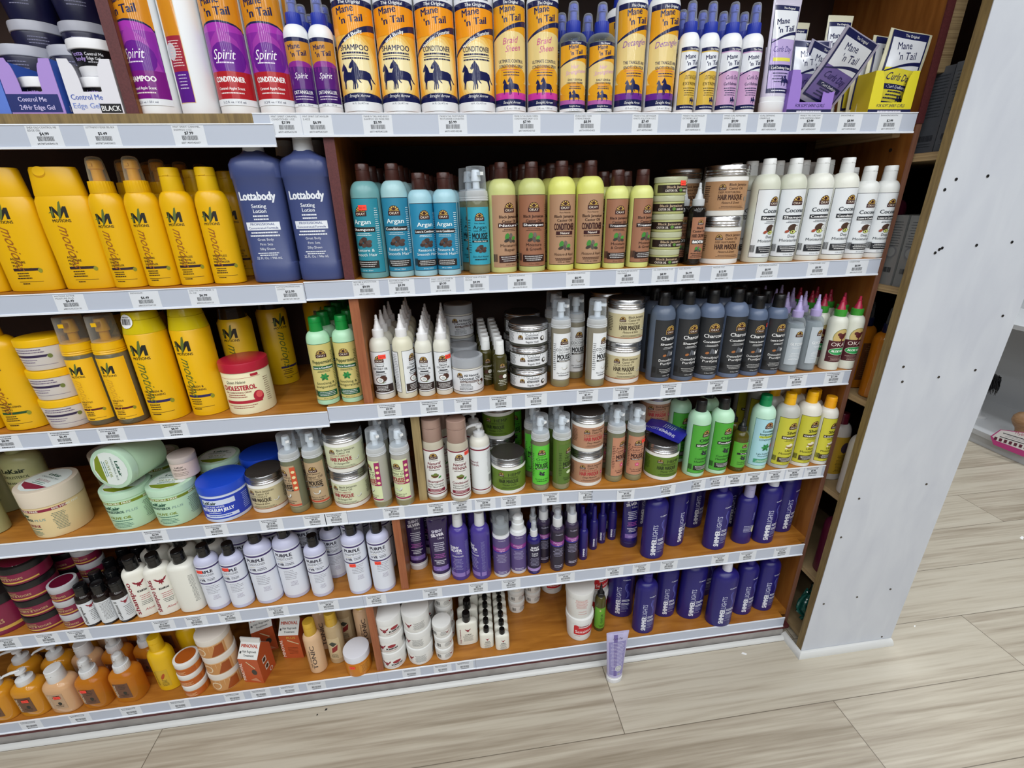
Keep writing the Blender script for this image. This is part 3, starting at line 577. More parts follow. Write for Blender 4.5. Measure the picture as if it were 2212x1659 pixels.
mousse('moP', 'pink tan hibiscus mousse bottle', '#BC8468', '#4A1A20', 'Castor Oil', flower, top='Black Jamaican', foot='For Dry & Damaged', acc='#3A1A1C')
mousse('moPs', 'pink tan hibiscus mousse bottle turned sideways', '#BC8468', '#4A1A20', 'Castor Oil', flower, top='Black Jamaican', foot='For Dry & Damaged', acc='#3A1A1C', du=12)

# wide jars
def jar(key, desc, r, h, bcol, els, lid, lz, name='hair_cream_jar', cat='jar', kind='plastic', lidk='metal', top=None, e_=None, du=0, foot=2.2, lidf=None, taper=0, lidr=1.02, lp=None):
    b = MB(); prof = [(0, r-foot-taper), (1.4, r-.5-taper), (4, r-taper), (lz-4, r), (lz+1, r*.97)]; loft(b, prof, mat(bcol, kind), seg=44)
    S = Surf(prof); ps = [('body', b.mesh('body'), [])]
    if els: lm = MB(); printed(lm, S, els, du=du); ps.append(('label', lm.mesh('label'), []))
    sub = []
    if lp: sub = [('lid_label', lid_print(h+.3, r*.84, lp[1], lp[0]), [])]
    L = (screw_lid(lz, h, r*lidr, lid, top) if lidk == 'metal' else plain_lid(lz, h, r*lidr, lid, lidk, top))
    ps.append(('lid', L, sub)); tpl(key, name, cat, desc, ps, h, r); T[key]['S'] = S
def masq(key, desc, bg, ink, l1, big, foot, pic, r=43.5, acc=None, band=None, **k):
    W = r*3.4; e = [('r', -W/2, 12, W/2, 72, bg)]
    if band: e += [('r', -W/2, 13, W/2, 14.6, band)]
    e += logo(-26, 54, 15)
    if 'Black' in l1: e += [('t', 'Black Jamaican', 8, 62, 5.4, ink, {'b': .005, 'w': 42}), ('t', 'Castor Oil', 2, 54.5, 5.4, ink, {'b': .005, 'w': 30}), ('t', l1.split('|')[1], -10, 47.4, 4, acc or ink, {'b': 0, 'w': 46})]
    else: e += [('t', l1, 10, 55, 9, ink, {'b': 0, 'w': 36}), ('l', -2, 51, 50, 2, 3, 1, ink)]
    e += [('t', 'HAIR MASQUE', -7, 34, 11, acc or ink, {'w': 52, 'b': .025}), ('t', foot, -6, 26, 5, ink, {'b': 0, 'sl': .35, 'w': 38}), ('l', 0, 20, 60, 2, 3, .9, ink)]+pic(31, 36, .62)+[('l', -W/2+14, 62, 20, 9, 4, 1.4, ink), ('l', W/2-14, 62, 20, 9, 4, 1.4, ink)]
    jar(key, desc, r, 104, '#E9E8E4', e, '#B8B8BA', 82, top=k.pop('top', '#3A3634'), **k)
masq('mqB', 'tan castor oil hair masque jar', '#B28862', '#3A1E18', 'Black|DEEP MOISTURIZING', '', 'Moisture & Growth', lambda u, v, s: [('e', u, v, 4, 5, '#8A8478')], r=45)
masq('mqC', 'cream coconut hair masque jar', '#CABF98', '#33281E', 'Black|COCONUT', '', 'Moisture & Shine', slice_, band='#9A4030')
masq('mqD', 'pale green damaged-hair masque jar', '#D2D6B4', '#33281E', 'Black|COCONUT HIBISCUS', '', 'For Damaged Hair', slice_, acc='#A0283C', band='#7A2440', r=46)
masq('mqH', 'olive green hemp hair masque jar', '#5E7A24', '#1E2C0E', 'HEMP', '', 'Thicker Curls', lambda u, v, s: [], r=46)
masq('mqP', 'pinkish tan hibiscus hair masque jar', '#B28468', '#3A1E18', 'Black|HIBISCUS', '', 'Deep Moisture', flower, acc='#B02834')
gel = lambda: [('r', -62, 8, 62, 36, '#E8EAEE')]+logo(-18, 19, 13)+[('t', 'Coconut', 10, 27, 6, '#20242C', {'b': 0}), ('r', -6, 20, 24, 24.4, '#2A2C34'), ('t', 'Hair Styling Gel', 9, 20.9, 2.6, '#F0F0F0', {'w': 26}), ('t', 'Regular Hold', 10, 11, 5, '#20242C', {'b': 0, 'w': 30}), ('e', 36, 20, 6, 6, '#2A2622'), ('e', 37, 21, 3.5, 3.5, '#E8E8E4'), ('l', 54, 32, 14, 8, 3, 1.1, '#444444'), ('l', -48, 32, 24, 8, 3, 1.1, '#444444')]
jar('gel', 'low coconut styling gel jar, steel lid', 47, 54, '#3E403A', gel(), '#BEBEC0', 39, name='styling_gel_jar', top='#2E2C2C')
jar('tin', 'low clear-lidded castor hair balm jar', 34.5, 37, '#B9BC7C', [('r', -48, 5, 48, 21, '#2A1E1A'), ('t', 'Black Jamaican', 0, 14, 5, '#C9B090', {'w': 52}), ('t', 'CASTOR OIL', -16, 7, 4.4, '#F0E8DC', {'w': 26}), ('e', 5, 10, 4, 3.4, '#5E8A3C'), ('t', 'HAIR BALM', 22, 7, 4.4, '#F0E8DC', {'w': 22})], '#B7BA9C', 25, name='hair_balm_jar', lidk='gloss', foot=1)
jar('cocj', 'white coconut oil jar, pale lid', 38, 90, '#D9D6CC', [('r', -60, 8, 60, 62, '#3A2320'), ('r', -59, 9.4, 59, 61, '#E2E5EA')]+logo(-20, 44, 15)+[('t', 'All Natural', 8, 47, 5.6, '#20242C'), ('t', 'Coconut Oil', 4, 38, 7.6, '#20242C', {'w': 50}), ('r', -20, 31, 26, 36, '#4A2A22'), ('t', 'Deep Moisturizing', 3, 32, 3.4, '#F0F0F0', {'w': 42}), ('l', -6, 27, 34, 5, 3.4, 1.2, '#444444')]+cocohalf(32, 28, .7), '#A4A8AE', 66, name='coconut_oil_jar', lidk='gloss', top='#8E9298')
# applicator bottles with twist nozzles
def appl(key, desc, r, z1, zn, zc, zt, bcol, els, ccol, tcol=None, name='hair_oil_bottle', kind='plastic', du=0, rc=12.5, inner=None, lmat='paper'):
    bottle(key, name, desc, rounds(r, r, z1, zn, 10), bcol, els, [('collar', ring_cap(zn-1, zc, rc, ccol), []), ('nozzle', cone_tip(zc-.5, zt, rc*.75, tcol or ccol), [])], zt, kind=kind, du=du, inner=inner, lmat=lmat)
def coco_lab(s, W=60): return [('r', -W/2, 14*s, W/2, 118*s, '#26282C'), ('r', -W/2+.8, 15*s, W/2-.8, 117*s, '#E6E9ED')]+logo(0, 92*s, 21*s)+[('t', 'Pure Naturals', 0, 88*s, 2.8*s, '#26282C', {'b': 0}), ('t', 'Natural', 0, 82*s, 4.4*s, '#26282C'), ('t', 'COCONUT OIL', 0, 74.5*s, 5.2*s, '#26282C', {'w': 34*s}), ('r', -10*s, 68*s, 10*s, 71.6*s, '#3A3C42'), ('l', 0, 64*s, 30*s, 2, 4*s, 1.6*s, '#555555')]+cocohalf(0, 50*s, .95*s)+[('r', -W/2+3, 19*s, W/2-3, 38*s, '#2C1E1C'), ('l', 0, 33*s, 38*s, 4, 3.6*s, 1.5*s, '#DDDDDD')]
appl('coA', 'white coconut oil bottle, pointed white nozzle', 23.5, 126, 148, 166, 199, '#DDDCD0', coco_lab(1), '#ECECEE')
appl('coB', 'white coconut oil bottle turned to its side', 23.5, 126, 148, 166, 199, '#DEDBC4', coco_lab(1, 50)+[('r', -54, 16, -34, 116, '#26282C'), ('r', -53.3, 17, -34.7, 115, '#DDE0E4'), ('l', -44, 108, 15, 22, 4, 1.2, '#555555')], '#ECECEE', du=24)
appl('coD', 'short coconut oil bottle, pointed white nozzle', 19.8, 116, 136, 152, 183, '#DDDCD0', coco_lab(.92, 52), '#ECECEE')
appl('bio', 'black biotin hair growth bottle, clear nozzle', 20, 112, 128, 142, 175, '#17120F', [('r', -19, 14, 19, 104, '#A87458')]+logo(0, 88, 13)+[('t', 'Black', 0, 79, 5, '#2E1512'), ('t', 'Castor Oil', 0, 72, 5, '#2E1512'), ('t', 'HAIR GROWTH', 0, 61, 8, '#2E1512', {'w': 32}), ('r', -15, 47, 15, 56, '#2A2424'), ('t', 'BIOTIN', 0, 48.6, 5.6, '#FFFFFF', {'w': 26, 'b': .03})]+castor(0, 36, .6)+[('l', 0, 26, 30, 3, 4, 1.4, '#2E1512')], '#C6CACE', kind='gloss')
appl('gly', 'clear glycerin bottle, lilac nozzle', 22.5, 122, 144, 160, 197, '#DCE2E6', [('r', -24, 22, 24, 118, '#B9C2CA')]+logo(0, 96, 19)+[('t', 'GLYCERIN', 0, 74, 7, '#F6F8FA', {'w': 34, 'b': .01}), ('t', 'Vegetable Oil', 0, 66, 3, '#F6F8FA', {'b': 0}), ('l', 0, 52, 32, 5, 4, 1, '#F0F2F4')], '#B4A6D8', kind='clear', inner=([(2, 15), (4, 20), (118, 20.5), (128, 17)], '#E6EAEC', 'frost'), lmat='gloss')
appl('alo', 'white aloe vera bottle, green collar red nozzle', 22, 122, 142, 158, 189, '#DEE0D4', [('e', 0, 88, 21, 24, '#8A8A4A'), ('e', 0, 88, 19.6, 22.6, '#C9B070'), ('e', 0, 92, 8, 7, '#5A2428'), ('e', -7, 97, 5, 4.4, '#5A2428'), ('e', 7, 97, 5, 4.4, '#5A2428'), ('r', -1.5, 78, 1.5, 90, '#5A2428'), ('r', -28, 24, 28, 80, '#4A1620'), ('t', 'OKAY', 0, 66, 10, '#E8DCD4', {'w': 42, 'b': 0}), ('e', 0, 52, 24, 10, '#E8E8D8'), ('e', 0, 52, 23.2, 9.2, '#2E9A54'), ('t', 'ALOE VERA', 0, 50, 5.6, '#F4F8F0', {'w': 36, 'b': .03}), ('l', 0, 37, 42, 4, 3.4, 1, '#C0A8A0')], '#3C9A34', '#B02A48', rc=13.5)
bottle('cos', 'hair_oil_bottle', 'little olive coconut oil bottle, white cap', rounds(17, 17, 80, 92, 9), '#3E3A16', logo(0, 60, 14)+[('t', 'COCONUT', 0, 50, 4, '#F0F0E8', {'w': 24}), ('e', -4, 38, 6, 5, '#4A2A1E'), ('e', 5, 38, 5.4, 5, '#EDEDE6'), ('l', 0, 28, 22, 4, 4, 1.3, '#D8D8C8')], [('cap', disc_cap(91, 124, 11, '#E8EAEA'), [])], 124, kind='gloss')
bottle('olo', 'hair_oil_bottle', 'dark olive pure oil bottle, black spout', rounds(21.5, 21.5, 100, 122, 8), '#4A4410', [('r', -30, 14, 30, 92, '#5AA834')]+logo(0, 76, 15)+[('t', 'Olive', 0, 64, 7, '#14301A'), ('r', -17, 55, 17, 60.6, '#161A18'), ('t', 'Pure Oil', 0, 56.4, 3.4, '#FFFFFF')]+olive(0, 44, .8)+[('t', 'Conditioning', 0, 30, 3.6, '#14301A', {'b': 0}), ('t', 'Healthy Hair', 0, 24, 3.6, '#14301A', {'b': 0})], [('collar', ring_cap(118, 134, 11, '#1A1A1C'), []), ('nozzle', cone_tip(133, 157, 8, '#1A1A1C'), [])], 157, kind='gloss')
bottle('grn', 'hair_oil_bottle', 'slim green oil bottle, black nozzle', rounds(17.5, 17.5, 118, 140, 8), '#4E4A22', [('r', -26, 14, 26, 100, '#6AA832'), ('e', -6, 90, 3, 3, '#D8C890'), ('t', 'OLIVE OIL', 3, 36, 7, '#1A2A16', {'rot': PI/2, 'al': 0, 'w': 40}), ('l', 0, 26, 20, 2, 5, 2, '#1A2A16')], [('collar', ring_cap(136, 152, 11, '#1A1A1C'), []), ('nozzle', cone_tip(151, 186, 8, '#1A1A1C'), [])], 186, kind='gloss')

# ------------------------------------------------------------------ top shelf: horse-logo range
NV = '#1B1F4E'; OR = '#E8A020'; ORL = '#F2D890'
def slash(z, W, col, txt=None, tc='#F4F4F0', rise=26, th=12):
    pts = [(-W, z-rise*.6)]; n = 10; lo = []; hi = []
    for k in range(n+1):
        x = -W+2*W*k/n; t = (x+W)/(2*W); y = z-rise*.6+rise*1.25*math.sin(t*PI/2); hi.append((x, y+th*(.35+.65*t))); lo.append((x, y))
    e = [('p', lo+hi[::-1], col)]
    if txt: e.append(('t', txt, 1, z+rise*.24+1.5, 6, tc, {'w': min(58, 4.6*len(txt)), 'b': .02, 'rot': .44, 'arc': -.0045}))
    return e
def scl(q, k):
    q = list(q)
    if q[0] == 'r': q[2] *= k; q[4] *= k
    elif q[0] == 'e': q[2] *= k; q[4] *= k
    elif q[0] == 'p': q[1] = [(x, y*k) for x, y in q[1]]
    elif q[0] == 't': q[3] *= k; q[4] *= k
    elif q[0] == 'l': q[2] *= k; q[5] *= k; q[6] *= k
    return tuple(q)
def sixteen(key, desc, txt, big, sub):
    W = 47; rays = [('p', [(0, 84), (58*math.cos(a-.05), 84+58*math.sin(a-.05)), (58*math.cos(a+.05), 84+58*math.sin(a+.05))], '#EFC878') for a in [k*PI/6 for k in range(12)]]
    rays = [('p', [(max(-W, min(W, x)), max(30, min(190, y))) for x, y in q[1]], q[2]) for q in rays]
    e = [('r', -W, 27, W, 188, '#EDAE3E'), ('e', 0, 80, 41, 62, '#F1BF5E'), ('e', 0, 80, 36, 56, '#F3CF80'), ('e', 0, 80, 31, 50, '#F4DE9E'), ('e', 0, 78, 25, 42, '#F5E6B4')]+[('r', -W, 138, W, 188, '#F09A1A')]+slash(126, W, NV, txt, rise=32)
    e += mt(-2, 158, 48)+[('r', -W, 186, W, 196, NV), ('t', 'The Original', 0, 188.6, 5.4, '#F0F0F0', {'w': 38, 'sl': .2}), ('r', -W, 196, W, 226, '#E8EBF2'), ('t', '33% More Free', 0, 206, 10, NV, {'w': 62, 'b': .03}), ('l', 0, 200, 60, 1, 3, 2.6, NV)]
    e += [('t', big, 0, 112, 9.4, NV, {'w': 52, 'b': .01}), ('l', 0, 106, 56, 1, 3, 3, NV), ('r', -26, 102.4, 26, 103.4, NV), ('l', 0, 97, 54, 1, 3, 2.6, NV)]+horses(-3, 44, 1.6)
    e += [('e', 0, 27, 50, 11, NV), ('r', -W, 20, W, 29, NV), ('t', 'Straight Arrow', 0, 30, 5.4, '#F0F0F0', {'w': 38, 'b': 0, 'sl': .25}), ('r', -W-4, 5, W+4, 22, '#E9ECF0'), ('t', '16 Fl. Oz./473 ml', 0, 17, 3.4, NV, {'b': 0})]
    e = [scl(q, .885) for q in e]
    bottle(key, 'shampoo_bottle' if big == 'SHAMPOO' else 'conditioner_bottle', desc, rounds(35.4, 35.4, 228, 246, 16), '#ECEEF0', e, [('cap', disc_cap(244, 272, 17, '#1F3C9E'), [])], 272, lmat='gloss')
sixteen('hoS', 'tall orange horse-logo shampoo bottle', 'and Body', 'SHAMPOO', '')
sixteen('hoC', 'tall orange horse-logo conditioner bottle', 'Moisturizer - Texturizer', 'CONDITIONER', '')
def twelve(key, desc, bg1, name1, name2, ncol, txts, foot, oz, r=30.2, small=0, name='detangler_bottle', gold='#E2A224'):
    W = 40*r/30.2; s = small or 1; e = [('r', -W, 10*s, W, 181*s, NV), ('r', -W+.8, 20*s, W-.8, 172*s, gold), ('r', -W+.8, 52*s, W-.8, 122*s, '#E6CE8C')]
    e += [('e', 0, 120*s, W-2, 13*s, '#E6CE8C'), ('e', -2, 62*s, W-4, 18*s, gold)]+slash(131*s, W-.8, NV, None, rise=18*s, th=9*s)+[('t', 'The Original', 0, 174*s, 4.4*s, '#F0F0F0', {'w': 28*s, 'sl': .2})]+mt(0, 148*s, 42*s)
    e += [('t', name1, -2, 114*s, 10*s, ncol, {'b': 0, 'sl': .35, 'w': 5.4*len(name1)*s, 'rot': .12})]
    if name2: e.append(('t', name2, 3, 102*s, 10*s, ncol, {'b': 0, 'sl': .35, 'w': 5.6*len(name2)*s, 'rot': .12}))
    for i, t in enumerate(txts): e.append(('t', t, 0, (84-8*i)*s, 5.2*s, NV, {'w': min(50, 3.1*len(t))*s}))
    e += [('r', -20*s, 72.6*s, 20*s, 73.2*s, '#C03070'), ('l', 0, 68*s, 36*s, 2, 4.4*s, 1.6*s, NV), ('r', -W+.8, 24*s, W-.8, 36*s, foot)]+horses(-2, 32*s, .9*s)
    e += [('r', -W+.8, 14*s, W-.8, 25*s, NV), ('t', 'Straight Arrow', 0, 17.4*s, 4.6*s, '#F0F0F0', {'w': 34*s, 'b': 0, 'sl': .25}), ('r', -W, 6*s, W, 14*s, '#E9ECF0'), ('t', oz, 0, 8*s, 3.2*s, NV, {'b': 0})]
    return e
bottle('hoB', 'hair_spray_bottle', 'orange horse-logo braid sheen bottle', rounds(30.2, 30.2, 182, 200, 14), '#ECEEF0', twelve('', '', '', 'Braid', 'Sheen', '#C84A8E', ['ULTIMATE CONTROL', 'CONDITIONING SPRAY'], '#C83AA0', '12 fl. oz. / 355 ml'), spray(198, 216, 250, 15, '#2438A8', '#3A50B8'), 250, lmat='gloss')
bottle('hoD', 'detangler_bottle', 'orange horse-logo detangler bottle', rounds(30.2, 30.2, 182, 200, 14), '#ECEEF0', twelve('', '', '', 'Detangler', '', '#8A50A8', ['THE TANGLES AND', 'KNOTS SOLUTION'], '#6A2A90', '12 fl oz / 355 ml'), spray(198, 216, 250, 15, '#2438A8', '#3A50B8'), 250, lmat='gloss')
bottle('hoH', 'hair_strengthener_bottle', 'clear hair strengthener spray, blue collar', rounds(26, 26, 124, 136, 14), '#C8D0CC', twelve('', '', '', 'Hair', 'Strengthener', '#D8A0D0', ['DAILY LEAVE-IN', 'CONDITIONING TREATMENT'], '#B060A8', '6 Fl. Oz./178 ml', r=25.6, small=.66), spray(134, 156, 187, 14, '#2236A6', '#3C54C0'), 187, lmat='gloss', kind='clear', inner=([(2, 20), (4, 24.6), (118, 24.6), (122, 20)], '#B6BEB8', 'plastic'))
def small_spray(key, desc, els, r, zt=192):
    bottle(key, 'detangler_spray_bottle', desc, rounds(r, r, 122, 140, 10), '#EDEFF2', els, spray(138, 158, zt, 13, '#2236A6', '#3C54C0'), zt, lmat='gloss')
def sm(lbl1, lbl2, bg, ink, top='#E4E7EE', W=25):
    return [('r', -W, 10, W, 114, NV), ('r', -W+.8, 16, W-.8, 108, bg), ('r', -W+.8, 74, W-.8, 106, top)]+slash(74, W-.8, NV, None, rise=10, th=5)+[('t', 'The Original', 2, 109, 3, '#F0F0F0', {'w': 20})]+mt(0, 84, 31)+[('t', lbl1, 0, 60, 7, ink, {'w': 26, 'b': 0, 'sl': .2}), ('t', lbl2, 0, 50, 5, ink, {'w': 30}), ('l', 0, 44, 28, 4, 4, 1.4, ink)]+horses(7, 18, .38)+[('r', -W, 8, W, 15, NV), ('l', 0, 11, 34, 1, 3, 1.4, '#DDDDDD')]
small_spray('smD', 'small white detangler extreme spray bottle', sm('DETANGLER', 'EXTREME', '#D8B44C', '#5A4A20'), 19.8)
small_spray('smC', 'small white curl refresher spray bottle', sm('Curls Day', 'Curl Refresher', '#C8A0C8', NV, W=28), 21.5)
small_spray('spD', 'small purple caramel apple detangler spray', [('r', -26, 12, 26, 118, NV), ('r', -25, 76, 25, 112, '#C88A30'), ('e', 0, 74, 25, 9, '#8A2A8E'), ('r', -25, 20, 25, 74, '#5A2078')]+mt(0, 90, 32)+[('t', 'Spirit', 0, 56, 9, '#F2ECF4', {'b': 0, 'sl': .3, 'w': 22}), ('r', -25, 18, 25, 40, '#3A1A66'), ('t', 'DETANGLER', 0, 32, 5.4, '#F4F0F4', {'w': 34}), ('l', 0, 27, 34, 2, 4, 1.6, '#D8C8E0'), ('r', -26, 12, 26, 17, '#E6E9EE'), ('t', '3.4 fl. oz. / 100 ml', 0, 13, 2.6, NV, {'b': 0})], 21.5, 186)
def spirit(key, desc, big, c1, name, du=0):
    W = 42; e = [('r', -W, 22, W, 214, '#E9ECF0'), ('r', -W, 24, W, 212, '#D48A1E'), ('e', 0, 127, W-2, 13, NV), ('r', -W, 60, W, 127, NV), ('e', 0, 124, W-2, 13, '#A836B0'), ('r', -W+.8, 60, W-.8, 124, '#8A2AA0'), ('p', [(-30, 66), (-20, 110), (0, 130), (24, 112), (38, 66)], '#A03CA8'), ('e', 4, 84, 30, 26, '#6A1E90')]
    e += mt(-1, 147, 48)+[('t', 'The Original', 0, 184, 5, '#F0F0F0', {'w': 34}), ('t', 'Spirit', -2, 84, 15, '#F6F0F8', {'b': 0, 'sl': .3, 'w': 36}), ('l', -2, 78, 30, 1, 3, 2, '#E8D8F0'), ('r', -W, 23, W, 66, c1), ('t', big, 0, 50, 8, '#F6F2F2', {'w': 50, 'b': .03}), ('t', 'Caramel Apple Scent', 0, 38, 4.4, '#F6F2F2', {'w': 44}), ('l', 0, 32, 46, 1, 3, 2, '#E8D8D8'), ('r', -W, 14, W, 24, '#E6E9EE'), ('t', '11.2 fl. oz. / 331 ml', 0, 17, 3.6, NV, {'b': .01})]
    bottle(key, name, desc, rounds(33.5, 33.5, 216, 232, 15), '#ECEEF0', e, [('cap', disc_cap(230, 256, 16, '#7A2A90'), [])], 256, lmat='gloss', du=du)
spirit('spS', 'purple and orange caramel apple shampoo bottle', 'SHAMPOO', '#7A1A7E', 'shampoo_bottle', -4)
spirit('spC', 'red and orange caramel apple conditioner bottle', 'CONDITIONER', '#B0242C', 'conditioner_bottle')
bottle('spB', 'shampoo_bottle', 'white bottle back with narrow orange panel', rounds(33.5, 30, 216, 232, 15), '#E9ECF0', [('r', -16, 18, 16, 200, '#E9C890'), ('r', -15, 118, 15, 199, '#D48A1E'), ('r', -15, 66, 15, 118, '#A02A3C'), ('r', -15, 19, 15, 66, '#5A2088'), ('l', 0, 110, 24, 10, 4, 1.5, '#E8C8C8'), ('e', -8, 96, 10, 13, '#C8CCD0'), ('l', 2, 60, 22, 5, 5, 1.5, '#D0C0E0')], [('cap', disc_cap(230, 256, 16, '#7A2A90'), [])], 256, lmat='gloss')
def tubeb(key, desc, w0, h, els, bcol, capc, name='cream_tube', caph=32, ry=17, top=1.12, cat='tube'):
    prof = [(caph, w0*.96, ry)]+[(caph+(h-caph)*t, w0*(.96+(top-.96)*t), ry*(1-t)+1.2*t) for t in (.1, .3, .5, .7, .85, .95)]+[(h-8, w0*top, 1.3), (h, w0*top, 1.0)]
    b = MB(); loft(b, prof, mat(bcol, 'gloss')); S = Surf(prof, zm=h*.5)
    c = MB(); loft(c, [(0, w0*.93, ry-1.6), (1.5, w0*.96, ry-.6), (caph*.7, w0*.99, ry), (caph*.72, w0*.96, ry-.6), (caph, w0*.98, ry-.2)], mat(capc))
    l = MB(); printed(l, S, els, 'gloss', vcut=9); tpl(key, name, cat, desc, [('body', b.mesh('body'), []), ('label', l.mesh('label'), []), ('cap', c.mesh('cap'), [])], h, w0); T[key]['S'] = S
def tub_l(bg, ink, W, h, l1='Curl Defining Cream'):
    return [('r', -W, 38, W, h-12, NV), ('r', -W+1.4, 46, W-1.4, h-20, bg), ('r', -W+1.4, h*.66, W-1.4, h-20, '#E2E5EC')]+slash(h*.66, W-1.4, NV, None, rise=12, th=6)+[('t', 'The Original', 4, h-18, 3.4, '#F0F0F0', {'w': 24})]+mt(0, h*.72, 40)+[('t', 'Curls Day', -2, h*.55, 10, '#3A2E7A', {'w': 40, 'b': 0, 'sl': .3}), ('r', -20, h*.47, 20, h*.5, '#E0DC5A'), ('r', -26, h*.39, 26, h*.44, NV), ('t', l1, 0, h*.4, 4.6, '#F0F0F0', {'w': 44}), ('l', 0, h*.36, 44, 4, 5, 1.8, '#444466')]+horses(12, 50, .62)+[('l', 0, 41, 46, 1, 4, 2, '#D8D8E8')]
tubeb('tuL', 'lilac curl defining cream tube, white cap', 29, 200, tub_l('#B8A6D8', NV, 27, 200), '#C9C4D8', '#E6E8EC')
tubeb('tuY', 'cream and yellow smoothie tube, white cap', 27, 196, tub_l('#E2C84C', NV, 25, 196, 'Enhancing Smoothie'), '#D2CFB8', '#DADDE0')
tubeb('tuF', 'lilac cream tube with round seal', 25, 200, [('r', -24, 36, 24, 164, '#8C86B8'), ('r', -10, 34, 0, 190, '#6E629E'), ('t', 'Curls Day', 0, 172, 7, '#2A2440', {'w': 26, 'b': 0, 'sl': .3}), ('l', 0, 158, 40, 20, 5.4, 1.6, '#C8C4DC'), ('e', 6, 62, 11, 11, '#C9CACC'), ('e', 6, 62, 9, 9, '#AFB0B4'), ('l', 6, 64, 12, 2, 4, 1.4, '#F4F4F4'), ('b', 8, 36, 9, 8, '#F0F0F0'), ('b', 8, 36, 8, 8, '#222222')], '#B7B2D6', '#ECEDF2', caph=26, ry=17, top=1.38)
# ------------------------------------------------------------------ yellow range (left bay)
YE = '#E4B006'; YD = '#3A2410'
def mlogo(u, v, s, ink='#17150F', gr='#5E6A28', tx=True):
    e = [('p', [(u+x*s, v+y*s) for x, y in [(-9, 0), (-9, 13), (-5.4, 13), (0, 5), (5.4, 13), (9, 13), (9, 0), (5.6, 0), (5.6, 7), (0, -1), (-5.6, 7), (-5.6, 0)]], ink), ('p', [(u+x*s, v+y*s) for x, y in [(-2, -3), (-1, 8), (2, 18), (4, 19), (3.4, 10), (1, 2)]], gr), ('p', [(u+x*s, v+y*s) for x, y in [(-8, -1), (-8.6, 6), (-12, 5.6), (-8, 8), (-6, 14), (-6.6, 4)]], gr)]
    if tx: e.append(('t', 'MOTIONS', u, v-5*s, 3.4*s, ink, {'w': 20*s, 'b': .01}))
    return e
def mlab(lines, z=20, s=1, W=26, script='#9A5A14', bar='#2A1220', foot=True, top=118):
    e = mlogo(0, z+(top-4)*s, s*1.4)+[('t', 'motions', -9*s, z+(top-16)*s, 17*s, script, {'rot': -PI/2, 'al': 0, 'b': .0, 'sl': .5, 'w': (top-42)*s})]
    for i, t in enumerate(lines): e.append(('t', t, -14*s, z+(41-6*i)*s, 3.8*s, YD, {'al': 0, 'w': 2.7*len(t)*s, 'b': .01}))
    e += [('p', [(-16*s, z+22*s), (22*s, z+22*s), (25*s, z+26.5*s), (-16*s, z+26.5*s)], bar), ('e', 25*s, z+22*s, 3.2*s, 4*s, '#8A8A1E'), ('l', -3*s, z+17*s, 24*s, 3, 4.2*s, 1.8*s, YD), ('r', -14*s, z+3*s, 24*s, z+3.6*s, YD), ('l', -4*s, z-1*s, 16*s, 1, 3, 1.8*s, YD)]
    return e
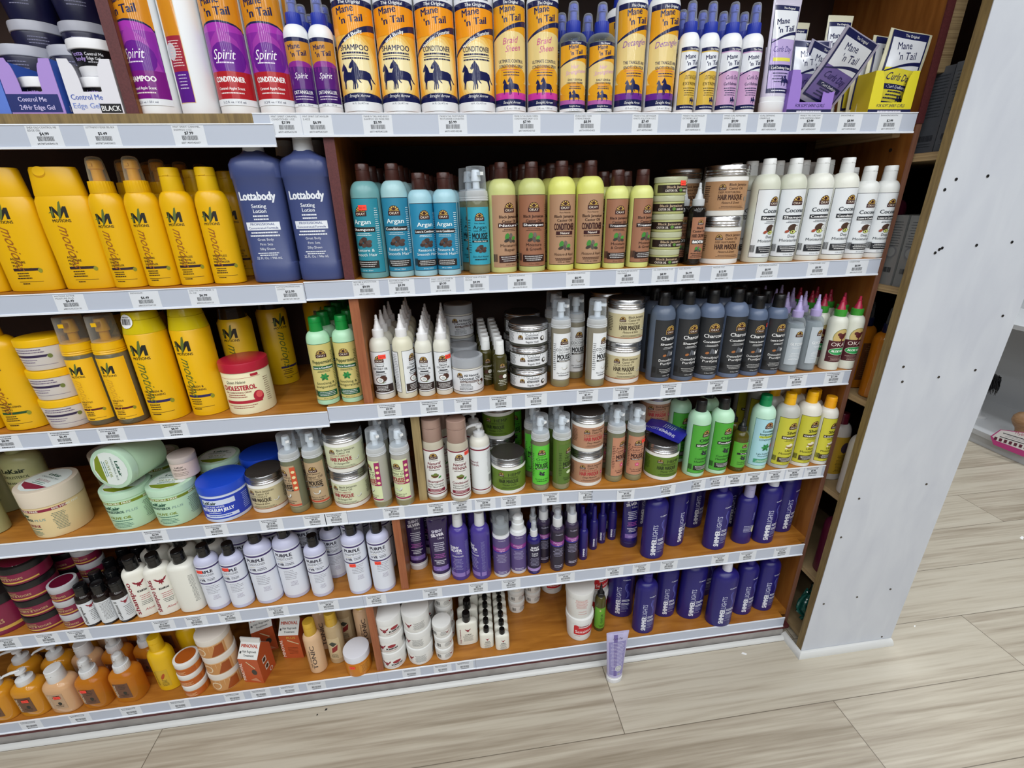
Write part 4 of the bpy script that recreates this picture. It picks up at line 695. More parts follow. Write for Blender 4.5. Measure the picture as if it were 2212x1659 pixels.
def yel():
    p = [(0, 43, 17), (1.5, 45.5, 19), (5, 46.5, 20), (60, 47, 21), (110, 48.4, 22.5), (140, 48.6, 22.5), (165, 47, 21), (174, 42.5, 19)]
    c = MB(); loft(c, [(173, 43, 19.4), (175, 43.6, 19.8), (218, 39, 17.6), (222.5, 37, 16)], mat(YE), e=2.4, seg=40); loft(c, [(196, 11), (196.1, 11)], mat(YE), seg=20, cy=0)
    n = MB(); printed(n, Surf([(173, 43.4, 19.8), (223, 38.6, 17.3)], 2.4), [('e', -14, 213, 12, 9, '#C98F0A'), ('e', -14, 215.5, 12, 8, '#F2BE1C')], 'plastic', vcut=6)  # notch is flat: its shaded rim and lit scoop are painted in yellows
    c2 = c.mesh('cap')
    bottle('mS', 'shampoo_bottle', 'wide yellow moisture conditioner bottle', p, YE, mlab(['ACTIVE', 'MOISTURE', 'PLUS', 'CONDITIONER'], 16, 1.1, top=112), [('cap', c2, [('thumb_notch_shading', n.mesh('thumb_notch_shading'), [])])], 222, e=2.4, vcut=14, lmat='ink')
    pr = rounds(30.5, 24, 150, 178, 16, 3)
    bottle('mD', 'detangler_bottle', 'yellow detangler spray bottle, clear overcap', pr, YE, mlab(['MOISTURE', 'ENRICH', 'DETANGLER'], 14, 1, top=112), spray(176, 198, 240, 20, YE, '#E8B020', '#F2EAD0'), 240, vcut=14, lmat='ink')
    bottle('mL', 'moisturizer_bottle', 'yellow daily oil moisturizer bottle', pr, YE, mlab(['WEIGHTLESS', 'DAILY OIL', 'MOISTURIZER'], 14, 1, top=112), [('cap', disc_cap(177, 219, 18, '#E0B40C', r1=16.8), [])], 219, vcut=14, lmat='ink')
    bottle('mT', 'shampoo_bottle', 'tall yellow neutralizing shampoo bottle', rounds(41, 30, 178, 204, 18, 4), YE, mlab(['MOISTURE', 'NEUTRALIZING', 'SHAMPOO'], 14, 1.15, bar='#1E4A24', top=118), [('cap', disc_cap(202, 232, 19, YE), [])], 232, vcut=14, lmat='ink')
    bottle('mF', 'foam_lotion_bottle', 'clear yellow-labelled foam lotion bottle', [(0, 25), (1.5, 27), (3, 28), (158, 28), (162, 26)], '#6A6450', [('r', -36, 13, 36, 152, '#F0B80E')]+mlab(['VERSATILE', 'FOAM', 'STYLING', 'LOTION'], 16, .95, script='#D8A01A', bar='#5A1414', top=112), foamer(160, 240, 28, YE, YE, '#E2DCD0', rot=.1), 240, lmat='ink', kind='gloss')
    bottle('mC', 'spray_can', 'tall yellow sheen spray can', [(0, 36), (1, 38), (3, 38), (196, 38), (199, 36.5)], YE, mlab(['OIL SHEEN &', 'CONDITIONING', 'SPRAY'], 18, 1.25, W=30, script='#5E6A20', bar='#241A56', top=112), [('cap', disc_cap(198, 244, 37, '#C9B40E', 'gloss', r1=30), [])], 244, lmat='ink', cat='can')
    bottle('mCd', 'spray_can', 'tall yellow spray can with dark lid', [(0, 34), (1, 36), (3, 36), (190, 36), (200, 30)], '#D9B012', mlab(['SPRAY'], 18, 1.2, W=30, script='#5E6A20', bar='#241A56', top=120), [('cap', disc_cap(199, 226, 30, '#2A1E12', 'gloss'), [])], 226, lmat='ink', cat='can')
    jar('mJ', 'frosted jar with yellow lid', 44.5, 66, '#C9C2BC', [('l', 6, 44, 60, 2, 5, 2, '#6A5A78'), ('p', [(-22, 29), (34, 29), (38, 34), (-22, 34)], '#2E2046'), ('e', 40, 30, 4, 4.6, '#6E7A3C'), ('l', -2, 23, 42, 2, 5, 1.6, '#7A6A88'), ('r', -18, 12, 48, 12.6, '#7A6A88')]+mlogo(-37, 26, .8, '#2A2A26', tx=False), '#E8B60C', 50, name='hair_cream_jar', lidk='plastic', taper=3)
yel()
def lotta():
    p = [(0, 41, 27), (2, 44, 30), (6, 45, 31), (38, 45, 31), (40, 43.6, 30), (170, 45, 31), (196, 47, 32), (198, 48.5, 33), (222, 48, 32.5), (232, 42, 28), (240, 24, 20), (246, 17, 17)]
    w_ = '#E6EAF2'; e = [('t', 'Lottabody', 0, 158, 15, w_, {'w': 66, 'b': .035, 'sx': 1}), ('t', 'Setting', 0, 144, 7, w_, {'w': 27}), ('t', 'Lotion', 0, 135, 7, w_, {'w': 24}), ('l', 0, 128, 36, 2, 6, 2.6, w_), ('r', -32, 103, 32, 118, w_), ('t', 'PROFESSIONAL', 0, 112, 4.4, '#3A4A86', {'w': 46}), ('t', 'Concentrated Formula', 0, 105, 4.2, '#3A4A86', {'w': 56}), ('l', 0, 97, 60, 2, 6, 2.8, w_), ('t', 'Great Body', 0, 83, 4.6, w_, {'b': 0}), ('t', 'Firm Sets', 0, 74, 4.6, w_, {'b': 0}), ('t', 'Silky Sheen', 0, 65, 4.6, w_, {'b': 0}), ('l', 0, 58, 46, 2, 4, 2, w_), ('t', '32 Fl. Oz. / 946 mL', 0, 47, 5, w_, {'w': 50, 'b': .005})]
    bottle('lot', 'setting_lotion_bottle', 'big slate blue setting lotion bottle', p, '#404B7A', e, [('cap', disc_cap(244, 275, 18.5, '#D2D6DC'), [])], 275, e=3, lmat='ink', seg=48)
lotta()
# red-lidded cream jar, pale green and blue jars (third and fourth shelf)
RD = '#B01C34'
jar('chol', 'cream jar with red screw lid', 49, 122, '#EDE5C0', [('r', -50, 88, 50, 88.6, RD), ('r', 30, 90, 46, 96, RD), ('t', 'Queen Helene', -4, 76, 7, '#2A1A1C', {'b': 0, 'sl': .3, 'w': 42}), ('t', 'CHOLESTEROL', 0, 60, 11, RD, {'w': 74, 'b': .035}), ('t', 'HAIR CONDITIONING CREAM', -4, 53, 3.8, '#8A2A2C', {'w': 58}), ('l', -8, 48, 50, 2, 5, 1.8, '#A04A44'), ('r', -38, 28, 44, 35, RD), ('e', 38, 42, 11, 13, RD), ('e', 40, 45, 7, 8, '#E05A5A'), ('l', 0, 22, 66, 2, 5, 1.6, '#A04A44'), ('l', 62, 80, 16, 12, 5, 1.4, '#8A6A5A')], RD, 100, lidk='plastic', lidr=1.03)
def lek(key, desc, body, band, l3, acc, r=50, h=104, lp=None, du=0, body2='#B9D8BE'):
    e = [('r', -80, 74, 80, 81, band), ('t', '50% MORE FREE', 0, 75.2, 4.8, '#F0F2E4', {'w': 62}), ('t', '50% MORE FREE', 104-24, 75.2, 4.8, '#F0F2E4', {'w': 50}), ('t', 'LeKair', -14, 60, 9, '#14503C', {'w': 40, 'b': .04}), ('t', 'CHOLESTEROL', -14, 50, 6.6, '#1F4A44', {'w': 52, 'b': .03, 'sl': .15}), ('t', 'PLUS', 26, 50, 6.4, '#8AA8A0', {'w': 22, 'sl': .2}), ('t', l3, -2, 33, 7, acc, {'w': 48, 'sl': .15, 'b': .02}), ('l', -2, 27, 66, 1, 4, 2, '#2A6A5A'), ('l', -2, 21, 46, 4, 4, 1.6, '#4A7A6A'), ('l', 62, 64, 26, 12, 4, 1.6, '#6A7A6A')]
    pr = lp or [('t', 'LeKair', 0, 16, 8, '#14503C', {'w': 38, 'b': .03}), ('t', 'CHOLESTEROL PLUS', 0, 7, 4.6, '#1F4A44', {'w': 58}), ('t', l3, 0, -7, 7, acc, {'w': 44}), ('l', 0, -12, 44, 2, 5, 2, '#2A6A5A'), ('p', [(-r*.72, -20), (r*.72, -20), (r*.5, -32), (0, -40), (-r*.5, -32)], acc)]
    jar(key, desc, r, h, body, e, body2, 86, lidk='gloss', lp=('#DDE6E2', pr), taper=3, du=du)
lek('leG', 'pale green olive oil cream jar', '#B6D8B6', '#7A8A1E', 'OLIVE OIL', '#7A8A1E')
lek('leC', 'large cream jar with burgundy band', '#DCC594', '#8A1E3C', 'BLACK CASTOR OIL', '#8A1E3C', r=57, h=128, body2='#D8CBB8')
jar('leP', 'small pink cholesterol jar', 29, 58, '#D9C4BC', [('t', 'CHOLESTEROL', 0, 24, 4.4, '#5A4A48', {'w': 30}), ('t', 'LeKair', 0, 31, 5, '#3A3A38'), ('l', 0, 18, 36, 3, 4, 1.4, '#8A7A74')], '#C9BDB8', 42, lidk='gloss')
jar('leB', 'white petroleum jelly jar, blue lid', 54, 100, '#C9D2E6', [('r', -84, 10, 84, 70, '#1E3CB4'), ('r', -34, 50, 44, 64, '#CED8EE'), ('t', 'LeKair', -14, 52, 8.6, '#14342C', {'w': 34, 'b': .04}), ('t', '100% PURE WHITE', -4, 43, 4.6, '#EEF2FA', {'w': 46}), ('t', 'PETROLEUM JELLY', 0, 32, 8.6, '#EEF2FA', {'w': 76, 'b': .035}), ('l', -6, 27, 40, 1, 4, 1.8, '#DDE4F4'), ('r', -34, 14, 46, 23, '#CED8EE'), ('l', 4, 18, 62, 1, 4, 2.6, '#1E3CB4'), ('l', 70, 60, 20, 9, 5, 1.6, '#A8B8E8')], '#1C48C4', 76, name='petroleum_jelly_jar', lidk='plastic')
def leJuice():
    bottle('leR', 'shampoo_bottle', 'dim olive cholesterol shampoo bottle', rounds(44, 32, 150, 176, 18, 4), '#A8A878', [('t', 'LeKair', 0, 130, 12, '#1E2A18', {'w': 50, 'b': .03}), ('t', 'CHOLESTEROL', 0, 116, 7, '#1E2A18', {'w': 58}), ('t', 'REJUVENATING', 0, 100, 5.6, '#1E2A18', {'w': 52}), ('l', 0, 92, 46, 2, 6, 2.4, '#B05A2A'), ('l', 0, 76, 50, 7, 6, 1.8, '#3A4030')], [('cap', disc_cap(174, 204, 19, '#8A8A5A'), [])], 204, lmat='ink', cat='bottle')
leJuice()
# henna range
MR = '#7A1430'
def henna(key, desc, big, l1, l2, name):
    e = [('r', -36, 12, 36, 150, '#E4E4E0'), ('r', -36, 20, 36, 23, MR), ('r', -36, 146, 36, 149.6, MR)]+logo(0, 124, 21)+[('t', 'Pure Naturals', 0, 119, 2.8, '#3A2020', {'b': 0}), ('t', 'Natural', 0, 108, 8, MR, {'w': 32, 'sl': .15}), ('t', 'HENNA', 0, 97, 8.6, MR, {'w': 36, 'sl': .1}), ('l', 0, 92, 34, 1, 3, 1.6, '#5A3A3A')]+bowl(0, 78, .9, '#5A3018', '#6A7A34')+[leaf(8, 68, .6, .9, '#3E8A3C')]+[('t', big, 0, 56, 6.4, MR, {'w': 44, 'sl': .1}), ('t', l1, 0, 48, 5, '#3A2A2A', {'w': 42, 'b': 0}), ('t', l2, 0, 41, 5, '#3A2A2A', {'w': 42, 'b': 0}), ('r', -24, 27, 24, 36, MR), ('l', 0, 33, 40, 2, 4, 1.6, '#E0C0C4')]
    bottle(key, name, desc, [(0, 23), (1.5, 25.4), (4, 26.5), (160, 26.5), (168, 25), (172, 23)], '#BDB6A4', e, [('cap', disc_cap(170, 228, 24.6, '#A08478', 'gloss', r1=24), [])], 228)
henna('heS', 'henna shampoo bottle, rose brown cap', 'Shampoo', 'Daily Cleanse', 'Hair Nourishing', 'shampoo_bottle')
henna('heC', 'henna conditioner bottle, rose brown cap', 'Conditioner', 'Moisturize Hair', '& Enhance Shine', 'conditioner_bottle')
bottle('heP', 'lotion_pump_bottle', 'white henna lotion bottle with pump', rounds(26.5, 26.5, 146, 164, 14), '#DCDAD0', [('r', -38, 10, 38, 142, '#E2E6E8'), ('r', -38, 14, 38, 17, MR), ('r', -38, 132, 38, 136, MR), ('t', 'Natural', -26, 96, 6, MR), ('t', 'HENNA', -26, 87, 6, MR), ('l', 20, 124, 20, 16, 4, 1.3, '#555555'), ('b', 20, 34, 12, 22, '#333333')], pump_head(162, 197, 15, '#D6D8DA'), 197, du=4)
# purple range
PU = '#3C2A66'
def purp(key, desc, big2, r, ry, z1, zn, zt, name, body='#C2C4DE', s=1):
    W = r*1.18; zl = z1-2; e = [('r', -W*1.5, 12, W*1.5, zl, '#DDE1EC'), ('r', -W*1.5, zl-9*s, W*1.5, zl-4*s, PU), ('t', 'PURPLE', 0, zl-25*s, 10*s, '#25233A', {'w': 43*s, 'b': .035}), ('t', big2, 0, zl-36*s, 7.6*s, '#3A3A4C', {'w': 45*s, 'b': -.005}), ('r', -20*s, zl-42*s, -2*s, zl-40.8*s, '#B4A67A'), ('r', 0, zl-42*s, 20*s, zl-40.8*s, '#A8A8C0'), ('t', 'VR', -8*s, zl-54*s, 8.4*s, '#2A2844', {'w': 12*s, 'b': .03}), ('e', -19*s, zl-50.5*s, 3*s, 3.6*s, '#8A8AA0'), ('l', 12*s, zl-48*s, 24*s, 2, 4.4*s, 2*s, '#4A4A5C'), ('r', -W*1.5, zl-64*s, W*1.5, zl-60*s, PU), ('l', -8*s, zl-72*s, 36*s, 6, 5.6*s, 1.5*s, '#8A8A98', 1), ('l', 12*s, zl-110*s, 20*s, 4, 4*s, 1.3*s, '#9A90A8')]
    bottle(key, name, desc, rounds(r, ry, z1, zn, 13, 3), body, e, [('cap', disc_cap(zn-2, zt, 15.5*max(s, .9), '#131315', 'gloss'), [])], zt, vcut=20)
purp('puC', 'small white purple-banded conditioner, black cap', 'CONDITIONER', 28.5, 24, 150, 168, 199, 'conditioner_bottle', s=.9)
purp('puL', 'large white purple-banded conditioner, black cap', 'CONDITIONER', 34, 28, 170, 192, 224, 'conditioner_bottle')
purp('puS', 'small white purple-banded shampoo, black cap', 'SHAMPOO', 28, 24, 144, 162, 192, 'shampoo_bottle', s=.9)
purp('puM', 'large white purple-banded shampoo, black cap', 'SHAMPOO', 30, 27, 172, 190, 226, 'shampoo_bottle', s=.95)
# red-logo white range
KR = '#8A1A2E'
def kiti(key, desc, r, ry, z1, zn, zt, word, name, bcol='#E6E4DA', full=True, e_=2.6):
    e = []
    if word: e += [('t', word, -r*.5, 14, 11, KR, {'rot': PI/2, 'al': 0, 'w': z1*.78, 'b': .02})]
    e += bird(5, z1*.8, 1.5*r/31, KR)+[('t', 'KitiKiti', 6, z1*.62, 6, '#1E1A1C', {'w': 22*r/31, 'b': .04})]
    if full: e += [('l', 8, z1*.52, 26, 3, 6, 1.6, '#B03A44'), ('l', 8, z1*.38, 26, 3, 5, 1.6, '#444444'), ('t', 'Aloe!', 8, z1*.16, 7, '#B0303C', {'b': 0, 'sl': .3, 'w': 22})]
    bottle(key, name, desc, rounds(r, ry, z1, zn, 14, 3), bcol, e, [('cap', disc_cap(zn-2, zt, 15, '#131314', 'gloss'), [])], zt, e=e_, lmat='ink')
kiti('kiS', 'white red-logo shampoo bottle, black cap', 26, 22, 134, 148, 182, 'shampoo', 'shampoo_bottle')
kiti('kiT', 'white red-logo aloe bottle, black cap', 28.5, 22, 136, 150, 184, 'shampoo plus', 'shampoo_bottle')
bottle('kiB', 'shampoo_bottle', 'plain white bottle back, black cap', rounds(32, 26, 138, 152, 14, 3), '#E4E3DA', [('l', 26, 118, 12, 22, 4, 1.3, '#666666')], [('cap', disc_cap(150, 186, 15, '#131314', 'gloss'), [])], 186, e=2.6, lmat='ink')
def brown(key, desc, word, bk=False):
    e = [('r', -30, 8, 30, 78, '#D8DBDF')]
    if not bk: e += [('t', word, -9, 12, 7.4, '#26201E', {'rot': PI/2, 'al': 0, 'w': 58, 'b': .02})]+bird(8, 64, .9, KR)+[('l', 9, 50, 18, 7, 5, 1.5, '#555555')]
    else: e += [('l', 2, 72, 22, 14, 4, 1.4, '#555555')]
    bottle(key, 'shampoo_bottle', desc, rounds(19.6, 19.6, 86, 98, 10), '#1C1210', e, [('cap', disc_cap(96, 124, 14, '#121214', 'gloss'), [])], 124, kind='gloss')
brown('bwS', 'small dark brown shampoo bottle, white label', 'shampoo'); brown('bwB', 'small dark brown bottle showing back label', '', True); brown('bwC', 'small dark brown conditioner bottle, white label', 'conditioner II')
# burgundy edge jars
BG = '#6A1430'
def redj(key, desc, r, h, lz, lid, lidk, name='edge_control_jar', top=None, body='#7A1A3C'):
    jar(key, desc, r, h, body, [('r', -r*1.25, h*.12, r*1.25, h*.2, '#C9A24A'), ('t', 'CURLS & EDGES', 0, h*.3, h*.11, '#C9A878', {'w': r*1.3}), ('l', -r*.3, h*.5, r, 2, 5, 2.4, '#A8905A')], lid, lz, lidk=lidk, name=name, top=top, foot=1.5, lidr=1.03)
redj('rdJ', 'burgundy jar with wide black lid', 46, 51, 33, '#121214', 'plastic', top='#5A1028'); redj('rdB', 'big burgundy edge control jar', 56, 116, 88, '#161416', 'plastic'); redj('rdS', 'small burgundy jar with silver lid', 28.5, 44, 27, '#B4B4B8', 'gloss', top='#5A1028')
# violet toning range
VI = '#2A2070'
def shim(key, desc, r, ry, z1, zn, zt, name='toning_shampoo_bottle', s=1, capc='#D8DCE8', du=0):
    wv = lambda o, c: ('p', [(12*s+o+5*s*math.sin(t*6.28/10), (80+t*6)*s) for t in range(11)]+[(14*s+o+5*s*math.sin(t*6.28/10), (80+t*6)*s) for t in range(10, -1, -1)], c)
    e = [('t', 'SHIMMER', -3*s, 16*s, 14*s, '#E6E8F2', {'rot': PI/2, 'al': 0, 'w': 57*s, 'b': .03}), ('t', 'LIGHTS', -3*s, 76*s, 14*s, '#C9CCE6', {'rot': PI/2, 'al': 0, 'w': 48*s, 'b': -.01}), ('t', 'CLAIROL', 12*s, 152*s, 4*s, '#D8DAEA', {'w': 24*s, 'b': .02}), wv(0, '#6A6CC0'), wv(4*s, '#4C4EA8')]
    e += [('l', 0, (72)*s, 30*s, 2, 5*s, 2.8*s, '#E0E2F0', 1), ('l', 0, 58*s, 30*s, 2, 5*s, 2.8*s, '#E0E2F0', 1), ('l', 0, 47*s, 28*s, 4, 4*s, 1.2*s, '#A8AAD0', 1), ('t', '31.5 fl oz', 0, 26*s, 3.4*s, '#D8DAEA', {'al': 0, 'b': 0})]
    bottle(key, name, desc, rounds(r, ry, z1, zn, 13, 3), '#221C6C', e, [('cap', disc_cap(zn-2, zt, 14.5, capc), [])], zt, lmat='ink', du=du, vcut=18)
shim('slB', 'indigo toning shampoo bottle, violet cap', 35, 27, 172, 200, 232, capc='#2A2478'); shim('slL', 'big indigo toning bottle', 42, 32, 184, 214, 250, s=1.05, capc='#DCDCE8'); shim('slW', 'indigo toning conditioner bottle, white cap', 33, 26, 172, 200, 232, name='toning_conditioner_bottle')
bottle('slP', 'toning_conditioner_bottle', 'indigo bottle with pale lilac cap', rounds(30, 24, 142, 164, 14), '#26206E', [('t', 'TONER', 15, 88, 6, '#9A9CC8', {'rot': PI/2, 'al': 0}), ('l', -14, 66, 36, 5, 5, 2, '#B8BAD8', 1), ('e', 20, 52, 9, 12, '#CFCBA8')], [('cap', disc_cap(162, 204, 14.5, '#A9A6CC', r1=14), [])], 204, lmat='ink')
def tubev(key, desc, word, w=27, h=205, capc='#D9DADF', bc='#2A1A48'):
    tubeb(key, desc, w, h, [('t', 'SHINY', -2, 158, 9, '#C8C4D8', {'w': 28, 'b': .03, 'rot': .1}), ('t', 'SILVER', -2, 146, 9, '#E0DCE8', {'w': 34, 'b': .03, 'rot': .1}), ('t', 'Ultra', 6, 137, 6, '#E0DCE8', {'sl': .3, 'b': 0}), ('l', 0, 124, 34, 5, 6, 2.6, '#C8C4D8'), ('l', 0, 88, 34, 3, 5, 2.4, '#A050A0'), ('l', 0, 68, 34, 3, 5, 2.4, '#D0CCDC'), ('r', -22, 36, 22, 50, '#7A62A8'), ('t', 'only', -6, 40, 5.4, '#B8A8D8', {'b': 0, 'sl': .2})], bc, capc, name='toning_tube', caph=26, ry=22, top=1.02)
tubev('tvA', 'dark violet standing tube, white cap', '')
tubev('tvM', 'indigo mask tube on its cap', '', 27, 196, '#1E1A58', '#201A66')
def silv(key, desc, bk):
    e = [('t', 'SHINY', -8, 112, 9, '#E6E4F0', {'w': 26, 'b': .04}), ('t', 'SILVER', -4, 102, 9, '#E6E4F0', {'w': 34, 'b': .04}), ('t', 'Ultra', 4, 95, 6, '#E6E4F0', {'sl': .3, 'b': 0}), ('t', 'CONDITIONER', 0, 84, 5, '#D8D6E8', {'w': 34}), ('l', 0, 76, 30, 8, 5, 1.4, '#A8A4CC'), ('r', -30, 14, 18, 28, '#8A74B8'), ('r', 22, 14, 36, 28, '#8A74B8'), ('l', 29, 132, 12, 26, 4, 1.3, '#8A86B8')]
    bottle(key, 'toning_shampoo_bottle', desc, rounds(27, 27, 148, 176, 13), '#4A3C8E', e, [('cap', disc_cap(174, 216, 14, '#D9DBDF', r1=13), [])], 216, lmat='ink', du=bk, kind='gloss')
silv('siA', 'violet silver-toning conditioner bottle, white cap', -6); silv('siB', 'violet silver-toning bottle showing back print', -24)
VB = [('t', 'CLAIROL', 0, 128, 3.8, '#B8B4CC', {'w': 22}), ('r', -35, 92, 35, 106, '#8A3A8E'), ('t', 'shimmer', -4, 99, 5.6, '#E8C8E8', {'b': 0, 'sl': .2}), ('t', 'lights', 0, 93.4, 5.2, '#E8C8E8', {'b': 0, 'sl': .2}), ('r', -35, 88, 35, 91.6, '#2A2C96'), ('l', -2, 80, 32, 6, 5, 1.6, '#A8A4C4'), ('l', 0, 20, 30, 2, 5, 2, '#C8C4DC')]
def vb():
    p = [(0, 22), (1.5, 23.6), (3, 24), (140, 24), (142, 23)]
    a = MB(); loft(a, [(141, 22), (146, 22), (168, 20), (172, 12), (190, 11), (191, 4)], mat('#D8DADC'))
    c = MB(); loft(c, [(148, 23), (178, 23), (206, 22.4), (207.5, 20)], mat('#C8CCD0', 'clear'), bot=False)
    bottle('vbA', 'leave_in_foam_bottle', 'violet foam bottle under frosted overcap', p, '#D6D6DC', [('r', -36, 12, 36, 136, '#5A4A80')]+VB, [('pump', a.mesh('pump'), []), ('overcap', c.mesh('overcap'), [])], 207)
    a = MB(); loft(a, [(141, 22), (145, 22), (150, 18), (168, 17.5), (170, 15), (184, 15), (190, 9), (191, 3)], mat('#D8DADC'))
    bottle('vbB', 'leave_in_cream_bottle', 'violet cream bottle with rounded white pump', p, '#D6D6DC', [('r', -36, 12, 36, 136, '#5A4A80')]+VB, [('pump', a.mesh('pump'), [])], 191)
    bottle('vbC', 'toning_spray_bottle', 'smoky violet spray bottle, white sprayer', rounds(20, 20, 138, 152, 11), '#3A3048', [('r', -26, 10, 26, 136, '#2C2638')]+VB, spray(150, 178, 206, 13.5, '#D8DADE', '#D8DADE', '#E4E6EA'), 206, kind='gloss')
    bottle('vbD', 'toning_spray_bottle', 'slim indigo silver spray, white sprayer', rounds(19.5, 19.5, 112, 126, 9), '#221A66', [('r', -26, 10, 26, 108, '#1E1838'), ('t', 'SHINY', 0, 92, 6, '#E8E8F0', {'w': 22, 'b': .04}), ('t', 'SILVER', 0, 84, 6, '#E8E8F0', {'w': 27, 'b': .04}), ('t', 'SHINE', 0, 72, 4.6, '#E8E8F0', {'w': 18}), ('t', 'SPRAY', 0, 65, 4.6, '#E8E8F0', {'w': 18}), ('l', 0, 56, 28, 6, 5, 1.5, '#A8A4C4'), ('r', -26, 12, 26, 22, '#A48AC8')], spray(124, 146, 176, 10.5, '#D8DADE', '#D8DADE', '#E4E6EA'), 176, kind='gloss')
    bottle('vbM', 'toner_vial', 'tiny indigo toner bottle', [(0, 12), (2, 13.3), (92, 13.3)]+sh(94, 108, (13.3,), (6,), 4), '#221C6C', [('t', 'SHIMMER', -3, 14, 5, '#E0E2F0', {'rot': PI/2, 'al': 0, 'w': 30, 'b': .03}), ('l', 5, 40, 10, 6, 5, 1.4, '#A8AAD0')], [('cap', disc_cap(106, 156, 7.5, '#26207A', r1=6), [])], 156, lmat='ink', seg=24)
vb()
# bottom shelf, left bay
AM = '#C87818'
def mino(key, desc, bcol, head, kind='plastic', sk='#6A4A34'):
    e = [('r', -20, 22, 20, 78, sk), ('t', 'MINOVAL', -13, 26, 8, '#C9B49A', {'rot': PI/2, 'al': 0, 'w': 48, 'b': .02}), ('e', 6, 42, 5, 6, '#2A2A22'), ('l', 4, 70, 22, 3, 6, 2.2, '#2A2018'), ('l', 4, 34, 22, 2, 5, 2, '#2A2018')]
    p = [(0, 32, 24), (2, 35, 27), (8, 37, 29), (84, 37, 29)]+sh(86, 108, (37, 29), (13, 13), 6)
    bottle(key, 'hair_tonic_bottle', desc, p, bcol, e, head, 160, e=2.8, kind=kind, lmat='ink')
mino('miP', 'amber bottle with white lotion pump', '#CC8A22', pump_head(106, 150, 19, '#DADBDC', 40, -1.2), 'gloss')
mino('miS', 'amber bottle with white sprayer cap', '#E8942C', spray(106, 128, 166, 19, '#DCDDDE', '#E4E4E4', '#F0F0F0'), 'liquid', '#6A4632')
mino('miC', 'beige bottle with white flat cap', '#D2A67C', [('cap', disc_cap(106, 146, 20, '#DADADA'), [])], 'gloss', '#B8987A')
def yb():
    p = rounds(33, 26, 118, 146, 16, 5)
    bottle('ylB', 'tonic_bottle', 'bright yellow bottle with yellow cap', p, '#DDB012', [('r', -18, 20, 20, 84, '#CDA62A'), ('t', 'GROWTH', -10, 24, 7, '#6A5010', {'rot': PI/2, 'al': 0, 'w': 54}), ('e', 6, 60, 4, 12, '#B04A1C', -.4), ('l', 6, 44, 18, 5, 5, 2, '#4A4010')], [('cap', disc_cap(144, 190, 17, '#E0B414'), [])], 190)
yb()
def orj(key, desc, r, h, lz, lid, body='#B45A1C', pale=False):
    e = [('r', -r*1.4, 3, r*1.4, lz-3, body), ('l', 0, lz*.55, r*1.3, 3, 4, 1.6, '#E8C090')]
    if pale: e = [('r', -r*1.4, 3, r*1.4, lz-3, '#C28A50'), ('e', -6, lz*.5, 14, 14, '#E4D0B0'), ('e', -6, lz*.5, 11, 11, '#C28A50'), ('p', [(20, 4), (52, 4), (52, lz-6), (34, lz-6)], '#9A4A18')]
    jar(key, desc, r, h, '#DAB48A' if pale else '#C8702A', e, lid, lz, lidk='plastic', name='hair_pomade_jar', top='#A8561E' if not pale else None, foot=2)
orj('oJs', 'orange pomade jar with white lid', 31, 43, 25, '#E0DEDA'); orj('oJb', 'tan pomade jar with white lid', 42, 66, 46, '#D6CEC4', pale=True)
jar('oJt', 'orange jar with plain white lid', 37, 78, '#C87A1C', [('r', 2, 14, 40, 46, '#D28A2C'), ('l', 20, 40, 26, 6, 5, 1.6, '#6A3A10')], '#DCDCE4', 54, lidk='plastic', name='hair_pomade_jar')
def tonic(key, desc, bc, capc, e):
    bottle(key, 'hair_lotion_bottle', desc, rounds(25, 22, 128, 148, 12, 3), bc, e, [('cap', disc_cap(146, 190, 17, capc), [])], 190, lmat='ink', kind='gloss')
tonic('toA', 'peach lotion bottle, yellow cap', '#D9B48E', '#D2A838', [('t', 'TONIC', 8, 20, 12, '#5A4A40', {'rot': PI/2, 'al': 0, 'w': 92, 'b': .02}), ('t', 'HAIR TREATMENT', -6, 24, 4, '#4A3A30', {'rot': PI/2, 'al': 0, 'w': 70})])
tonic('toB', 'beige lotion bottle with diamond label, yellow cap', '#B8A07A', '#D2A838', [('r', -20, 20, 20, 104, '#C9B48E'), ('p', [(0, 92), (12, 82), (0, 72), (-12, 82)], '#3A4038'), ('p', [(-4, 66), (14, 78), (10, 56), (-6, 46)], '#8A2A2A'), ('l', 0, 40, 26, 4, 5, 2, '#3A3428')])
def redpot():
    jar('seJ', 'white pot with red sensitive scalp label', 42, 94, '#E3E3E1', [('r', -26, 28, 52, 58, '#C8242C'), ('e', -18, 62, 8, 7, '#C8242C'), ('l', 6, 62, 34, 1, 3, 4, '#8A1A20'), ('t', 'Sensitive', 6, 36, 12, '#F2E4E2', {'w': 54, 'b': .01}), ('l', -14, 22, 22, 1, 4, 1.4, '#B03A3A')], '#E2E2E0', 74, lidk='plastic', name='relaxer_jar', taper=3, du=-4, lidr=1.06)
    jar('seB', 'white relaxer pot showing small print', 43, 102, '#DDDCD8', [('l', -8, 76, 40, 8, 4.6, 1.8, '#C87A74'), ('l', -4, 30, 30, 2, 10, 1.6, '#C87A74'), ('r', 52, 30, 72, 62, '#C8242C')], '#DAD9D6', 82, lidk='plastic', name='relaxer_jar', taper=3, lidr=1.05)
redpot()
def kj(key, desc, r, h, els, lz):
    jar(key, desc, r, h, '#E2E1DD', els, '#E0E0DE', lz, lidk='plastic', name='hair_cream_jar', taper=1.5, foot=3, lidr=1.02)
kb = lambda u, v, s: bird(u, v, s, KR)+[('e', u+22*s, v+4*s, 9*s, 4.4*s, '#9A2A34'), ('t', 'KitiKiti', u+22*s, v-6*s, 5*s, '#1E1A1C', {'w': 24*s, 'b': .04}), ('l', u+18*s, v-10*s, 34*s, 1, 3, 1.4, '#A04A4A')]
